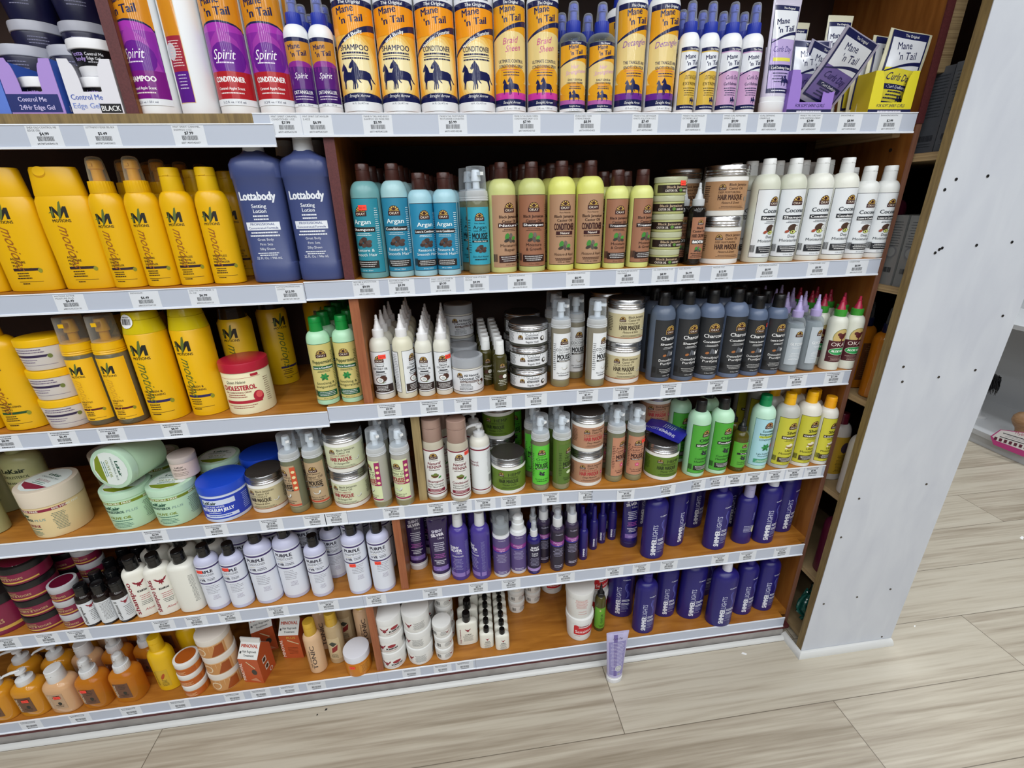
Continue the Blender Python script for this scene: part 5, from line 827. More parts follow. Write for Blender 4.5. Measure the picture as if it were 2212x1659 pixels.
kj('kjA', 'white red-logo cream jar', 40, 66, kb(-10, 24, 1.35)+[('l', 62, 38, 14, 5, 4, 2, '#555555')], 44)
kj('kjB', 'white jar showing small print', 40, 66, bird(-24, 26, 1.2, KR)+[('l', 8, 38, 38, 8, 3.6, 1.4, '#777777'), ('l', 60, 38, 18, 6, 4, 2, '#555555')], 44)
kj('kjS', 'small white bar-code jar', 28, 46, [('l', 14, 26, 22, 5, 3.4, 1.4, '#777777'), ('b', -14, 12, 12, 14, '#444444')]+bird(26, 20, .6, KR), 30)
def kl(key, desc, r, ry, z1, zt, word):
    e = bird(2, z1*.72, .62*r/22, KR)+[('t', 'KitiKiti', 2, z1*.52, 3, '#1E1A1C', {'w': 13*r/22, 'b': .04}), ('l', 2, z1*.46, r*1.0, 6, 4, 1.3, '#666666')]
    if word: e += [('t', word, -r*.6, 10, 5, KR, {'rot': PI/2, 'al': 0, 'w': z1*.7})]
    bottle(key, 'scalp_lotion_bottle', desc, rounds(r, ry, z1, z1+10, 8, 3), '#E6E5DA', e, [('cap', disc_cap(z1+8, zt, 9*r/28+2, '#101012', 'gloss'), [])], zt, e=3, lmat='ink')
kl('klB', 'flat white scalp treatment bottle, black cap', 33, 15, 84, 124, 'Scalp Treatment'); kl('klS', 'small white scalp lotion bottle, black cap', 22, 13, 52, 78, '')
def gjar():
    b = MB(); loft(b, [(0, 30), (2, 32), (16, 33), (17, 32)], mat('#E2E2E6'), seg=44); loft(b, [(17, 33), (40, 38)], mat('#16161C', 'gloss'), seg=44, top=False, bot=False)
    S = Surf([(0, 32), (17, 33), (40, 38)]); l = MB(); printed(l, S, [('t', 'lotta', -12, 31, 6, '#B49AE0', {'w': 18}), ('t', 'body', -10, 24, 6, '#B49AE0', {'w': 18}), ('t', 'Control Me', 12, 31, 4.4, '#E8E8EE', {'w': 24}), ('t', 'Edge Gel', 10, 25, 4.4, '#E8E8EE', {'w': 18}), ('l', 10, 21, 20, 1, 3, 1.6, '#B8B8C0')], 'ink', vcut=6)
    tpl('egJ', 'edge_gel_jar', 'jar', 'black edge gel jar, white lid', [('body', b.mesh('body'), []), ('label', l.mesh('label'), []), ('lid', plain_lid(40, 56, 41, '#E8E8EC'), [])], 56, 41); T['egJ']['S'] = S
gjar()
jar('egN', 'navy gel jar with pale lid', 44, 62, '#15163A', [('l', -6, 34, 40, 3, 5, 1.6, '#8A8AA8')], '#B4B6C2', 44, name='edge_gel_jar', lidk='plastic', taper=6)
# ------------------------------------------------------------------ cartons, trays, sachets, tags
def flatbox(key, name, cat, desc, build, h=10, r=40): tpl(key, name, cat, desc, build, h, r)
def traytpl(key, desc, front, side, W, els, els_side, h=82, D=150, cut=True, dp=.52):
    # open display tray of thin card: front with a scooped opening, sides, back, bottom
    mf, ms, mi_ = mat(front, 'paper'), mat(side, 'paper'), mat('#C8C4C0', 'paper'); t = 1.2
    f = MB(); a = W/2
    if cut:
        sc_ = [(-a, 0), (a, 0), (a, h), (a-16, h)]+[(a-18-8*math.sin(k*.26), h-6-(h*dp)*(1-math.cos(k*.26))) for k in range(7)]+[(-a+18+8*math.sin(k*.26), h-6-(h*dp)*(1-math.cos(k*.26))) for k in range(6, -1, -1)]+[(-a+16, h), (-a, h)]
    else: sc_ = [(-a, 0), (a, 0), (a, h), (-a, h)]
    n = len(sc_); f.add([(x, 0, z) for x, z in sc_]+[(x, t, z) for x, z in sc_], [tuple(range(n)), tuple(range(2*n-1, n-1, -1))]+[(i, n+i, n+(i+1) % n, (i+1) % n) for i in range(n)], mf)
    S = Flat((0, 0, 0), (1, 0, 0), (0, 0, 1)); printed(f, S, els, base=.3)
    s = MB(); box(s, a-t, a, t, D, 0, h, ms); box(s, -a, -a+t, t, D, 0, h, ms); box(s, -a+t, a-t, D-t, D, 0, h, mi_); box(s, -a+t, a-t, t, D-t, 0, t, mi_)
    printed(s, Flat((a, 0, 0), (0, 1, 0), (0, 0, 1)), els_side, base=.3)
    tpl(key, 'display_tray', 'box', desc, [('front_panel', f.mesh('front_panel', smooth=False), []), ('side_panels', s.mesh('side_panels', smooth=False), [])], h, a)
traytpl('trB', 'blue edge gel display tray at left', '#5A7AD0', '#4A6AC8', 84, [('t', 'Control Me', 0, 26, 8, '#E6E8F4', {'w': 54}), ('t', 'Edge Gel', 4, 13, 8, '#E6E8F4', {'w': 46})], [])
traytpl('trL', 'lilac edge gel tray reading 24Hr', '#A88AD2', '#3E66C8', 84, [('r', -42, 3, 38, 30, '#1E2A6A'), ('t', 'Control Me', -4, 19, 7, '#C9C0E8', {'w': 44}), ('t', '24Hr Edge Gel', 0, 7, 7, '#C9C0E8', {'w': 54})], [('t', 'lotta', 24, 6, 9, '#E8E8F4', {'w': 22})])
traytpl('trW', 'white edge gel tray reading BLACK', '#DDDCE4', '#C9C8D2', 82, [('t', 'Control Me', -12, 22, 8, '#4A62B4', {'w': 50}), ('t', 'Edge Gel', -16, 9, 8, '#8A9AD0', {'w': 42}), ('r', 5, 2, 39, 16, '#141418'), ('t', 'BLACK', 22, 5, 8, '#F0F0F0', {'w': 30})], [])
def trayS(key, desc, c, c2, ink):
    traytpl(key, desc, c, c2, 102, [('r', -51, 0, 51, 8, NV), ('l', 0, 3, 84, 1, 3, 2.4, '#E0E0F0'), ('t', 'FOR SOFT SHINY CURLS', 0, 12, 6, NV, {'w': 66, 'b': 0, 'sl': .15})], [], h=78, D=70, dp=.66)
trayS('bxL', 'lilac sachet box', '#9878CC', '#8262B8', NV); trayS('bxY', 'yellow sachet box', '#DCCF2E', '#C8B424', NV)
def big_(q, k):
    q = list(q)
    if q[0] in 're': q[1:5] = [x*k for x in q[1:5]]
    elif q[0] == 'p': q[1] = [(x*k, y*k) for x, y in q[1]]
    elif q[0] == 't':
        q[2] *= k; q[3] *= k; q[4] *= k
        if len(q) > 6 and 'w' in q[6]: q[6] = dict(q[6], w=q[6]['w']*k)
    elif q[0] == 'l': q[1:4] = [x*k for x in q[1:4]]; q[5] *= k; q[6] *= k
    return tuple(q)
def sachet(key, desc, c, band, wd=100, h=140, els=None, name='sachet'):
    mb = MB(); n, m_ = 8, 10; mm = mat(c, 'foil')
    def P(u, v, s):
        x = (u-.5)*wd; z = v*h; e = min(u, 1-u)*min(v, 1-v); return (x+2*math.sin(v*4), s*(.6+9*min(1, e*9)*.6)+1.6*math.sin(u*7+v*5), z)
    for s in (-1, 1):
        vs = [P(i/n, j/m_, s) for j in range(m_+1) for i in range(n+1)]; fs = [(j*(n+1)+i, j*(n+1)+i+1, (j+1)*(n+1)+i+1, (j+1)*(n+1)+i) for j in range(m_) for i in range(n)]
        mb.add(vs, fs if s < 0 else [tuple(reversed(f)) for f in fs], mm)
    class SS:
        def at(q, u, v, off): p = P(min(1, max(0, u/wd+.5)), min(1, max(0, v/h)), -1); return (p[0], p[1]-off, p[2])
    lb = MB(); K_ = 1 if els is not None else wd/84; E_ = els if els is not None else [('r', -36, 8, 36, 116, NV), ('r', -33, 12, 33, 106, band), ('r', -33, 62, 33, 106, '#D9DCE4')]+slash(62, 33, NV, None, rise=12, th=6)+[('t', 'The Original', 4, 109, 4, '#F0F0F0', {'w': 26})]+mt(0, 76, 44)+[('t', 'Curls Day', -2, 44, 11, '#241E5A', {'w': 50, 'b': 0, 'sl': .3}), ('r', -26, 30, 28, 38, NV), ('t', 'Curl Defining', 0, 32, 4.4, '#E8E8F0', {'w': 40}), ('l', 0, 26, 40, 3, 5, 2, NV)]+horses(16, 10, .45)
    out = []
    if K_ != 1: E_ = [big_(q, K_) for q in E_]
    for q in E_:     # cut the flat shapes finely so that they follow the pillow
        vs, fs, col = flat(q)
        bm = bmesh.new(); bv = [bm.verts.new((x, y, 0)) for x, y in vs]
        for f in fs:
            try: bm.faces.new([bv[k] for k in f])
            except ValueError: pass
        for ax, lim in ((0, wd/2), (1, h)):
            k = -lim
            while k < lim:
                k += 6; g = bm.verts[:]+bm.edges[:]+bm.faces[:]; bmesh.ops.bisect_plane(bm, geom=g, plane_co=(k, 0, 0) if ax == 0 else (0, k, 0), plane_no=(1, 0, 0) if ax == 0 else (0, 1, 0))
        bm.verts.index_update(); out.append(([(v.co.x, v.co.y) for v in bm.verts], [tuple(v.index for v in f.verts) for f in bm.faces], col)); bm.free()
    S = SS()
    for i, (vs, fs, col) in enumerate(out): lb.add([S.at(x, y, .8+.1*min(i, 8)) for x, y in vs], fs, mat(col, 'foil'))
    tpl(key, name, 'sachet', desc, [('pouch', mb.mesh('pouch'), []), ('label', lb.mesh('label'), [])], h, wd/2)
sachet('saL', 'silver and violet hair cream sachet', '#A8A4B8', '#6A5A9A', 92, 129); sachet('saY', 'cream and yellow smoothie sachet', '#CFCBB0', '#DDD040')
sachet('saB', 'blue toner sachet lying on a jar lid', '#2A2A98', '#2A2A98', 84, 108, [('t', 'SHIMMER', -18, 20, 11, '#E6E8F4', {'rot': PI/2, 'al': 0, 'w': 46, 'b': .04}), ('t', 'LIGHTS', -18, 68, 11, '#C0C4EA', {'rot': PI/2, 'al': 0, 'w': 34, 'b': 0}), ('l', 8, 60, 30, 6, 6, 2, '#C8CAE8')])
def carton(key, desc, els_f, els_s):
    W, D, H = 60, 60, 96; b = MB(); m = mat('#B8542C', 'paper'); wtm = mat('#D9D9D6', 'paper')
    box(b, -W/2, W/2, -D/2, D/2, 0, H, m)
    # gable: sloped front and back panels meeting in a ridge fin
    t = MB(); z1, z2 = H, H+34; y = D/2; x = W/2
    t.add([(-x, -y, z1), (x, -y, z1), (x, -2, z2), (-x, -2, z2), (-x, y, z1), (x, y, z1), (x, 2, z2), (-x, 2, z2)], [(0, 1, 2, 3), (5, 4, 7, 6), (3, 2, 6, 7)], wtm); t.add([(-x, -y, z1), (-x, -2, z2), (-x, 2, z2), (-x, y, z1), (x, -y, z1), (x, -2, z2), (x, 2, z2), (x, y, z1)], [(0, 1, 2, 3), (7, 6, 5, 4)], m)
    box(t, -x, x, -2, 2, z2, z2+16, wtm)
    L = MB(); printed(L, Flat((0, -y, 0), (1, 0, 0), (0, 0, 1)), els_f); printed(L, Flat((x, 0, 0), (0, 1, 0), (0, 0, 1)), els_s); printed(L, Flat((0, -y, z1), (1, 0, 0), (0, y-2, z2-z1)), [('t', 'MINOVAL', 0, 30, 9, '#B04A34', {'w': 50, 'b': .03}), ('t', 'Hair Regrowth', 2, 17, 6, '#2A2A2C', {'w': 42}), ('t', 'Treatment', 2, 7, 6, '#2A2A2C', {'w': 32}), ('r', -27, 14, -22, 20, '#2A2A2C')])
    tpl(key, 'hair_treatment_carton', 'carton', desc, [('box_body', b.mesh('box_body', smooth=False), []), ('gable_top', t.mesh('gable_top', smooth=False), []), ('printing', L.mesh('printing', smooth=False), [])], 146, 30)
carton('car', 'orange gable-top hair treatment carton', [('t', 'MINOVAL', -22, 8, 9, '#E8D8CC', {'rot': PI/2, 'al': 0, 'w': 70}), ('p', [(-8, 84), (14, 58), (16, 61), (-6, 86)], '#D8C8A0'), ('e', 10, 44, 8, 11, '#3A3A34'), ('p', [(-10, 10), (20, 6), (24, 4), (10, 22)], '#C98A6A')], [('r', -14, 58, 2, 78, '#D9D2C8'), ('e', -6, 68, 6, 7, '#3A2A24'), ('r', -10, 28, 6, 48, '#D9D2C8'), ('e', -2, 38, 6, 7, '#3A2A24'), ('e', 10, 12, 7, 7, '#E0D4CC'), ('e', 10, 12, 4, 5, '#B8542C')])
carton('cap2', 'orange gable-top plus treatment carton', [('t', 'PLUS', 6, 82, 8, '#D8B04A', {'w': 26}), ('t', 'MINOVAL', -22, 8, 9, '#E8D8CC', {'rot': PI/2, 'al': 0, 'w': 70}), ('p', [(-8, 74), (24, 58), (26, 60), (-6, 78)], '#D8C8A0'), ('l', 4, 44, 30, 5, 6, 1.6, '#6A2A14')], [('l', 0, 70, 30, 8, 6, 2, '#6A2A14')])
PT = {}
def price_tag(x, zc, y, price, label, name=None):
    w_ = 27; mb = MB(); p = mat('#D9DDE4', 'paper'); box(mb, -w_, w_, -.3, 0, -16.2, 16.2, p); ink = '#2E3036'
    e = [('l', -4, 12.5, 40, 2, 4.4, 1.9, '#5A5C64')]
    if name:
        e = []
        for i, t in enumerate(name.split('|')[:-1]): e.append(('t', t, -24, 12.2-4.6*i, 2.9, '#4A4C54', {'al': 0, 'b': 0, 'w': min(46, 2.5*len(t))}))
    if price: e.append(('t', '$%.2f' % price, 0, 1.5, 4.6, ink, {'b': .03}))
    e += [('b', 0, -7.5, 26, 7.5, ink), (('t', '#'+name.split('|')[-1], 0, -13, 3, ink, {'b': 0, 'w': 32}) if name else ('l', 0, -12.6, 30, 1, 4, 2.2, ink))]
    key = (price, name)
    if key not in PT: printed(mb, Flat((0, -.3, 0), (1, 0, 0), (0, 0, 1)), e, base=.12, step=.05); PT[key] = mb.mesh('price_tag', smooth=False)
    o = bpy.data.objects.new('price_tag', PT[key]); COL.objects.link(o); o.location = (x, y, zc); return tag(o, label, 'price tag')
TAGS = {
'L1': (1.5045, -.0034, [(-.688, 4.99), (-.595, 5.49), (-.453, 7.99)]), 'R1': (1.521, -.0002, [(-.284, 7.99), (-.229, 6.99), (-.12, 5.99), (.02, 5.99), (.163, 7.99), (.284, 8.99), (.403, 7.49), (.506, 8.49), (.595, 9.99), (.673, 9.99), (.763, 2.99), (.856, 8.99), (.949, 2.99)]),
'L2': (1.2155, -.0032, [(-.747, 6.49), (-.611, 6.49), (-.502, 6.99), (-.335, 12.99)]), 'R2': (1.218, -.0002, [(-.182, 9.99), (-.109, 9.99), (-.022, 9.99), (.05, 9.99), (.145, 8.99), (.275, 8.99), (.389, 8.99), (.473, 8.99), (.534, 6.99), (.616, 12.99), (.728, 8.99), (.856, 8.99), (.959, 8.99)]),
'L3': (.9255, -.0032, [(-.972, 8.99), (-.86, 6.49), (-.764, 8.49), (-.635, 8.99)]), 'R3': (.934, -.0002, [(-.168, 9.99), (-.07, 7.99), (.01, 9.99), (.094, 4.99), (.18, 9.99), (.308, 5.99), (.4, 12.99), (.523, 9.99), (.648, 9.99), (.758, 8.99), (.867, 8.49), (.972, 11.99)]),
'4': (.6465, -.0002, [(-.757, 6.99), (-.619, 4.99), (-.489, 12.99), (-.386, 9.99), (-.334, 12.99), (-.191, 9.99), (-.079, 8.99), (-.018, 8.99), (.044, 8.99), (.112, 12.99), (.222, 9.99), (.321, 12.99), (.427, 9.99), (.54, 12.99), (.628, 8.99), (.686, 12.99), (.744, 8.99), (.803, 8.99), (.866, 8.99), (.924, 8.99), (.982, 8.99)]),
'5': (.3635, -.0002, [(-1.186, 12.99), (-1.095, 4.49), (-1.022, 7.99), (-.818, 12.99), (-.738, 12.99), (-.654, 9.99), (-.531, 12.99), (-.399, 9.99), (-.271, 12.99), (-.117, 9.99), (.012, 8.99), (.106, 11.99), (.266, 9.99), (.413, 3.99), (.495, 19.99), (.581, 12.99), (.743, 7.99), (.833, 7.99), (.946, 12.99)]),
'6': (.0595, -.0002, [(-1.246, 0), (-1.122, 0), (-.99, 0), (-.861, 0), (-.713, 0), (-.64, 0), (-.56, 0), (-.484, 0), (-.206, 0), (-.112, 0), (-.045, 0)])}
ORD = ['', 'first', 'second', 'third', 'fourth', 'fifth', 'sixth', 'seventh', 'eighth', 'ninth', 'tenth', 'eleventh', 'twelfth', 'thirteenth', 'fourteenth', 'fifteenth', 'sixteenth', 'seventeenth', 'eighteenth', 'nineteenth', 'twentieth', 'twenty-first', 'twenty-second']
TN = {(1, -.688): 'SHEA OILS CONTROL ME|EDGE GEL|078724084018', (1, -.595): 'LOTTABODY EDGE GEL BLK|078724430602', (1, -.453): 'MNT SPIRIT CARAMEL|SHAMPOO 11OZ|071409542607', (1, -.284): 'MNT SPIRIT CARAMEL|CONDITIONER 11OZ|071409542538', (1, -.229): 'MNT SPIRIT DETANGLER|3.4OZ|071409542569', (1, -.12): "MANE N TAIL AND BODY|SHAMPOO 33% MORE FREE|071409543238",
(1, .02): 'MANE N TAIL MOISTURIZER|TEXTURIZER CONDITIO|071409543248', (1, .163): 'MANE N TAIL BRAID SHEEN|CONDITIONING SPRAY 12 OZ|071409543703', (1, .284): 'ENRICHED HAIR|STRENGTHENER|071409543405', (1, .403): 'MANE N TAIL DETANGLER|KNOTS SOLUTION 12OZ|071409543443', (1, .506): 'MANE N TAIL DETANGLER|EXTREME 3.4OZ|071409542415', (1, .595): 'MANE CURL REFRESHER|SPRAY 3.4|071409542484', (1, .673): 'CURL DEFINING|CREAM 6.5|071409542423', (1, .763): 'MANE N TAIL CURLS DAY|CURL DEFINING CREAM|071409542439', (1, .856): 'SMOOTHIE 6.5|071409542460', (1, .949): 'ENHANCING SMOOTH|071409542477',
(2, -.747): 'MOTIONS ACTIVE|MOISTURE PLUS|802535323130', (2, -.611): 'DETANGLER|802535234120', (2, -.502): 'DAILY OIL MOISTURIZER 12|FL OZ|802535220123', (2, -.335): 'LOTION PROFESSIONAL|CONCEN|078724138528', (2, -.182): 'RESTORE & SMOOTH HAIR|12 FL OZ|810168021932', (2, -.109): 'RESTORE & SMOOTH|CONDITIONER|810168021949', (2, -.022): 'OKAY ARGAN LEAVE-IN|DEEP CONDITIONER|810168022014', (2, .05): 'ARGAN HAIR STYLING|MOUSSE|810098470091', (2, .145): 'GROWTH SHAMPOO|810367018320', (2, .275): 'GROWTH CONDITION|810367018336', (2, .389): 'OIL MOISTURE GROWTH|TREATMENT|810367018343', (2, .473): 'OIL HAIR MASQUE 7 OZ|810367018305', (2, .534): 'HAIR GROWTH|810098471005', (2, .616): 'MASQUE 17OZ|810098471123', (2, .728): 'MOISTURIZING SHAMPOO|810367018367', (2, .856): 'CONDITIONER 12OZ|810367018350', (2, .959): 'CONDITIONER|810367018183'}
rows = {}
for k, (z, y, l) in TAGS.items():
    for x, pv in l: rows.setdefault(int(k[-1]), []).append((x, z, y, pv))
for r_, l in rows.items():
    l.sort()
    for i, (x, z, y, pv) in enumerate(l):
        s = sag4(x) if r_ == 4 and x > -.3 else 0
        o = price_tag(x, z+s, y-.6*abs(s), pv, ('price tag reading $%.2f' % pv if pv else 'bar-coded price tag')+', %s from the left on the %s shelf edge' % (ORD[i+1], SN[r_]), TN.get((r_, x)))
        o['group'] = 'price tags on the shelf edges'

# ------------------------------------------------------------------ stocking the shelves: (template, x, y, turn, copies behind, options)
def put(row, items, z=None):
    zz = ZS[row] if z is None else z
    for it in items:
        key, x, y = it[:3]; rot = it[3] if len(it) > 3 else 0; nb_ = it[4] if len(it) > 4 else 0; o = it[5] if len(it) > 5 else {}
        r = T[key]['r']*.001; step = o.get('step', 2*r+.004); dx = o.get('dx', .0)
        z_ = zz-.009 if (row == 3 and x < -.31) else zz
        n = o.get('n', 1); hh = T[key]['h']*.001
        for d in range(nb_+1):
            yy = y+d*step
            if yy+r > DEP-.002: break
            for q in range(n):
                dz = q*(hh+.0006); jx = R.uniform(-.0015, .0015) if q else 0
                inst(key, x+d*dx+jx, yy, z_+dz, rot+(R.uniform(-.25, .25) if d or q else 0), shelf=SN[row], depth=d+o.get('d0', 0), lvl=(['bottom', 'second', 'third', 'fourth', 'fifth'][q] if n > 1 else ''), stick=o.get('st') if d == 0 and q == n-1 else None)
put(1, [('spS', -.508, .042, -.12, 1), ('spB', -.440, .042, -.35), ('spC', -.371, .042, .05, 1), ('spC', -.302, .042, .05, 1), ('spD', -.249, .030, .1, 2, {'dx': .004}), ('spD', -.206, .030, .08, 1, {'dx': .002}),
 ('hoS', -.147, .040, -.02, 1), ('hoS', -.0745, .040, -.02, 1), ('hoC', -.002, .040, .02, 1), ('hoC', .0705, .040, .03, 1), ('hoB', .137, .040, -.02, 1), ('hoB', .201, .040, -.02),
 ('hoH', .260, .034, 0, 2, {'dx': -.010}), ('hoH', .316, .034, .02, 2, {'dx': -.012}), ('hoD', .376, .040, .08, 1), ('hoD', .441, .040, .08, 1), ('smD', .4935, .030, .15, 3, {'dx': .002}), ('smD', .5355, .030, .15, 3, {'dx': .003}), ('smC', .581, .030, .06, 3, {'dx': .004}), ('smC', .6265, .030, .05, 2, {'dx': .004}),
 ('tuL', .690, .030, .1, 0), ('tuY', .862, .095, .02, 0), ('tuY', .795, .14, .02, 0)])
put(1, [('tuL', .668, .165, 0, 0), ('tuL', .715, .20, 0, 0)])
# trays of edge gel at the left of the top shelf
inst('trB', -.777, .008, ZS[1], 0, shelf='top'); inst('trL', -.6915, .008, ZS[1], 0, shelf='top'); inst('trW', -.597, .008, ZS[1], 0, shelf='top')
for x in (-.777, -.6915, -.597):
    put(1, [('egJ', x, .0545, .2, 0, {'n': 2 if x > -.6 else 1})], z=ZS[1]+.002)
    if x < -.6: put(1, [('egN', x+.01, .143, .2, 0, {'n': 2, 'd0': 1})], z=ZS[1]+.002)
put(1, [('egN', -.610, .225, 0, 0, {'n': 3, 'd0': 2}), ('egN', -.70, .225, .4, 0, {'n': 4, 'd0': 2}), ('egN', -.79, .225, .4, 0, {'n': 4, 'd0': 2})])
# sachet boxes
inst('bxL', .765, .012, ZS[1], 0, shelf='top'); inst('bxY', .953, .012, ZS[1], 0, shelf='top')
for i, (k, x, y, z, rx, ry, rz, nt) in enumerate([('saL', .735, .074, .004, -.10, .04, .05, 'rearmost in the lilac box'), ('saL', .775, .060, .004, .10, .30, .02, 'leaning behind the frontmost one'), ('saL', .770, .046, .010, -.05, .02, 0, 'upright in the lilac box'), ('saL', .785, .030, .018, .42, .34, .1, 'frontmost, fallen sideways in the lilac box'),
        ('saY', .930, .074, .008, -.08, -.06, .05, 'rearmost in the yellow box'), ('saY', .940, .060, .006, -.05, .0, .02, 'second from the back in the yellow box'), ('saY', .950, .044, .006, -.03, .06, 0, 'behind the frontmost one in the yellow box'), ('saY', .957, .028, .010, .02, .12, 0, 'frontmost in the yellow box')]):
    inst(k, x, y, ZS[1]+z, tilt=(rx, ry, rz), shelf='top', note=nt)

put(2, [('mS', -.922, .040, 0), ('mS', -.824, .040, 0), ('mS', -.725, .040, 0), ('mD', -.650, .038, -.05, 3, {'dx': .012, 'step': .062}), ('mD', -.588, .038, -.05, 3, {'dx': .012, 'step': .062}), ('mL', -.5255, .038, 0, 2, {'dx': .012, 'step': .062}), ('mL', -.461, .038, 0, 0), ('mL', -.470, .150, 0, 1, {'step': .062}),
 ('mL', -.407, .102, 0, 0), ('lot', -.3645, .040, -.03, 1, {'dx': .028}), ('lot', -.2715, .040, -.08, 1)])
put(2, [('arS', -.1655, .038, -.35, 3, {'dx': .006, 'st': (6, 140)}), ('arC', -.108, .038, -.05, 3, {'dx': .006}), ('arL', -.0565, .034, .3, 3, {'dx': .008}), ('arL', -.0055, .034, -.22, 3, {'dx': .008}), ('moA', .061, .036, .12), ('moA', .047, .088, .0), ('bjN', .1145, .042, .45, 3, {'dx': -.006}), ('bjS', .1785, .040, 0, 3, {'dx': -.006}), ('bjC', .2435, .040, .08, 3, {'dx': -.008}), ('bjC', .3065, .040, .02, 3, {'dx': -.009}), ('bjT', .3655, .034, .05, 3, {'dx': -.015}), ('bjT', .4215, .034, .32, 3, {'dx': -.018}),
 ('tin', .4880, .042, -.1, 0, {'n': 5, 'st': (10, 24)}), ('bio', .5555, .034, .05, 2, {'dx': -.012}), ('mqB', .627, .052, .05, 0, {'n': 2}), ('mqB', .575, .165, .05, 0, {'n': 2, 'd0': 1}), ('coS', .7145, .038, .3, 4, {'dx': .0}), ('coS', .7785, .038, .0, 4, {'dx': .002}), ('coC', .8445, .038, .02, 4, {'dx': .002}), ('coC', .9075, .038, .12, 3, {'dx': .002}), ('coL', .9645, .034, .02, 1, {'dx': .002}), ('coL', 1.0165, .034, .05)])
put(3, [('mT', -1.04, .040, 0), ('mT', -.950, .040, 0), ('mJ', -.8635, .047, 0, 0, {'n': 3}), ('mF', -.7945, .036, -.05, 0), ('mF', -.732, .032, -.02, 0), ('mC', -.661, .045, -.05, 0), ('mC', -.580, .060, -.15, 0), ('mCd', -.520, .135, 0, 0), ('mCd', -.470, .230, .8, 0), ('mCd', -.86, .25, .4, 2, {'dx': .09, 'step': 0}), ('mCd', -.375, .30, .4, 0),
 ('chol', -.487, .058, -.05, 0), ('pep', -.3095, .038, .28, 5, {'dx': .004, 'step': .054}), ('pep', -.2545, .042, .0, 5, {'dx': .004, 'step': .054})])
put(3, [('coA', -.1785, .045, -.1, 3, {'dx': .003, 'st': (8, 106)}), ('coB', -.1265, .041, .0, 4, {'dx': -.001}), ('coD', -.080, .042, -.05, 4, {'dx': .0, 'step': .046}), ('coD', -.0375, .043, .05, 4, {'dx': .0, 'step': .046, 'st': (14, 96)}), ('cocj', .020, .052, 0), ('cocj', .012, .140, 0, 0, {'d0': 1}), ('cocj', .010, .225, 0, 0, {'n': 2, 'd0': 2}), ('cos', .099, .040, .25, 6, {'dx': .0, 'step': .038}), ('cos', .068, .082, .2, 5, {'dx': .0, 'step': .038}),
 ('gel', .172, .062, -.1, 0, {'n': 3}), ('gel', .172, .165, -.1, 0, {'n': 3, 'd0': 1}), ('moW', .249, .045, .2), ('moW', .298, .095, .22), ('moW', .334, .032, .6), ('moW', .255, .150, .2), ('mqC', .412, .056, -.05, 0, {'n': 2}), ('mqC', .392, .150, 0, 0, {'n': 2, 'd0': 1}),
 ('chS', .501, .038, .38, 4, {'dx': .006}), ('chS', .5625, .034, .2, 4, {'dx': .005}), ('chC', .625, .035, -.08, 4, {'dx': .005}), ('chC', .687, .033, .1, 4, {'dx': .004}), ('chL', .7435, .031, .02, 4, {'dx': .003, 'st': (22, 132)}), ('chL', .7985, .032, .12, 4, {'dx': .002}), ('gly', .856, .032, -.02, 3, {'dx': .002}), ('gly', .908, .034, .3, 3, {'dx': .002}), ('alo', .960, .074, .1, 2, {'dx': .002}), ('alo', .9705, .027, .05), ('alo', 1.018, .028, .05, 3)])
put(4, [('leC', -.990, .060, -.45), ('leC', -.93, .205, .1), ('leR', -1.16, .06, 0), ('leR', -1.09, .13, 0), ('leR', -1.20, .16, 0), ('leG', -.823, .056, 0), ('leG', -.720, .054, 0), ('leG', -.655, .160, .0), ('leP', -.81, .27, 0), ('leG', -.83, .20, 0), ('leB', -.6055, .057, -.02), ('leB', -.55, .172, 0), ('mqC', -.507, .068, .0), ('moBs', -.4255, .035, 0), ('moB', -.3735, .042, 0), ('moB', -.415, .105, 0), ('moB', -.36, .105, 0), ('mqD', -.299, .056, -.1, 0, {'n': 2}), ('moKs', -.2170, .024, .1), ('moK', -.1605, .022, .15), ('moK', -.222, .10, .1), ('moK', -.172, .10, .1), ('moW', -.205, .17, .1)])
inst('leP', -.690, .075, ZS[4]+.1048, .1, shelf='fourth', note='standing on a pale green jar lid')
put(4, [('heS', -.0785, .034, -.02), ('heC', -.017, .018, .08, 0, {'st': (22, 140)}), ('heS', -.062, .100, 0), ('heP', .0385, .042, .1), ('heP', .028, .115, .1), ('mqH', .113, .052, .05), ('mqH', .10, .160, 0, 0, {'n': 2, 'd0': 1}), ('moG', .1965, .030, 0, 0), ('moG', .188, .095, 0, 0), ('moH', .2525, .027, .1, 1, {'dx': -.002, 'step': .062}), ('moG', .155, .245, 0, 0),
 ('mqP', .328, .050, .1, 0, {'n': 2}), ('moPs', .403, .038, .05), ('moP', .4575, .036, .0, 0, {'st': (16, 122)}), ('moP', .396, .11, 0), ('moP', .452, .11, 0), ('mqH', .541, .046, .1), ('mqP', .56, .155, .1, 0, {'n': 2, 'd0': 1}),
 ('olS', .632, .032, .32), ('olC', .6995, .035, .2), ('olS', .618, .112, .25), ('olS', .634, .185, .25), ('olC', .70, .112, .1), ('olo', .7595, .029, .08, 2, {'dx': .008, 'step': .055}), ('pepC', .823, .040, .1, 0, {'st': (24, 70)}), ('shS', .8885, .032, .12, 3, {'dx': .0}), ('shC', .953, .032, .12, 3, {'dx': .0}), ('shL', 1.0095, .028, .3, 3, {'dx': -.002})])
inst('saB', .590, .002+.02, ZS[4]+.117, tilt=(-PI/2+.12, .0, .75), shelf='fourth', note='on the hemp jar beside green bottles')
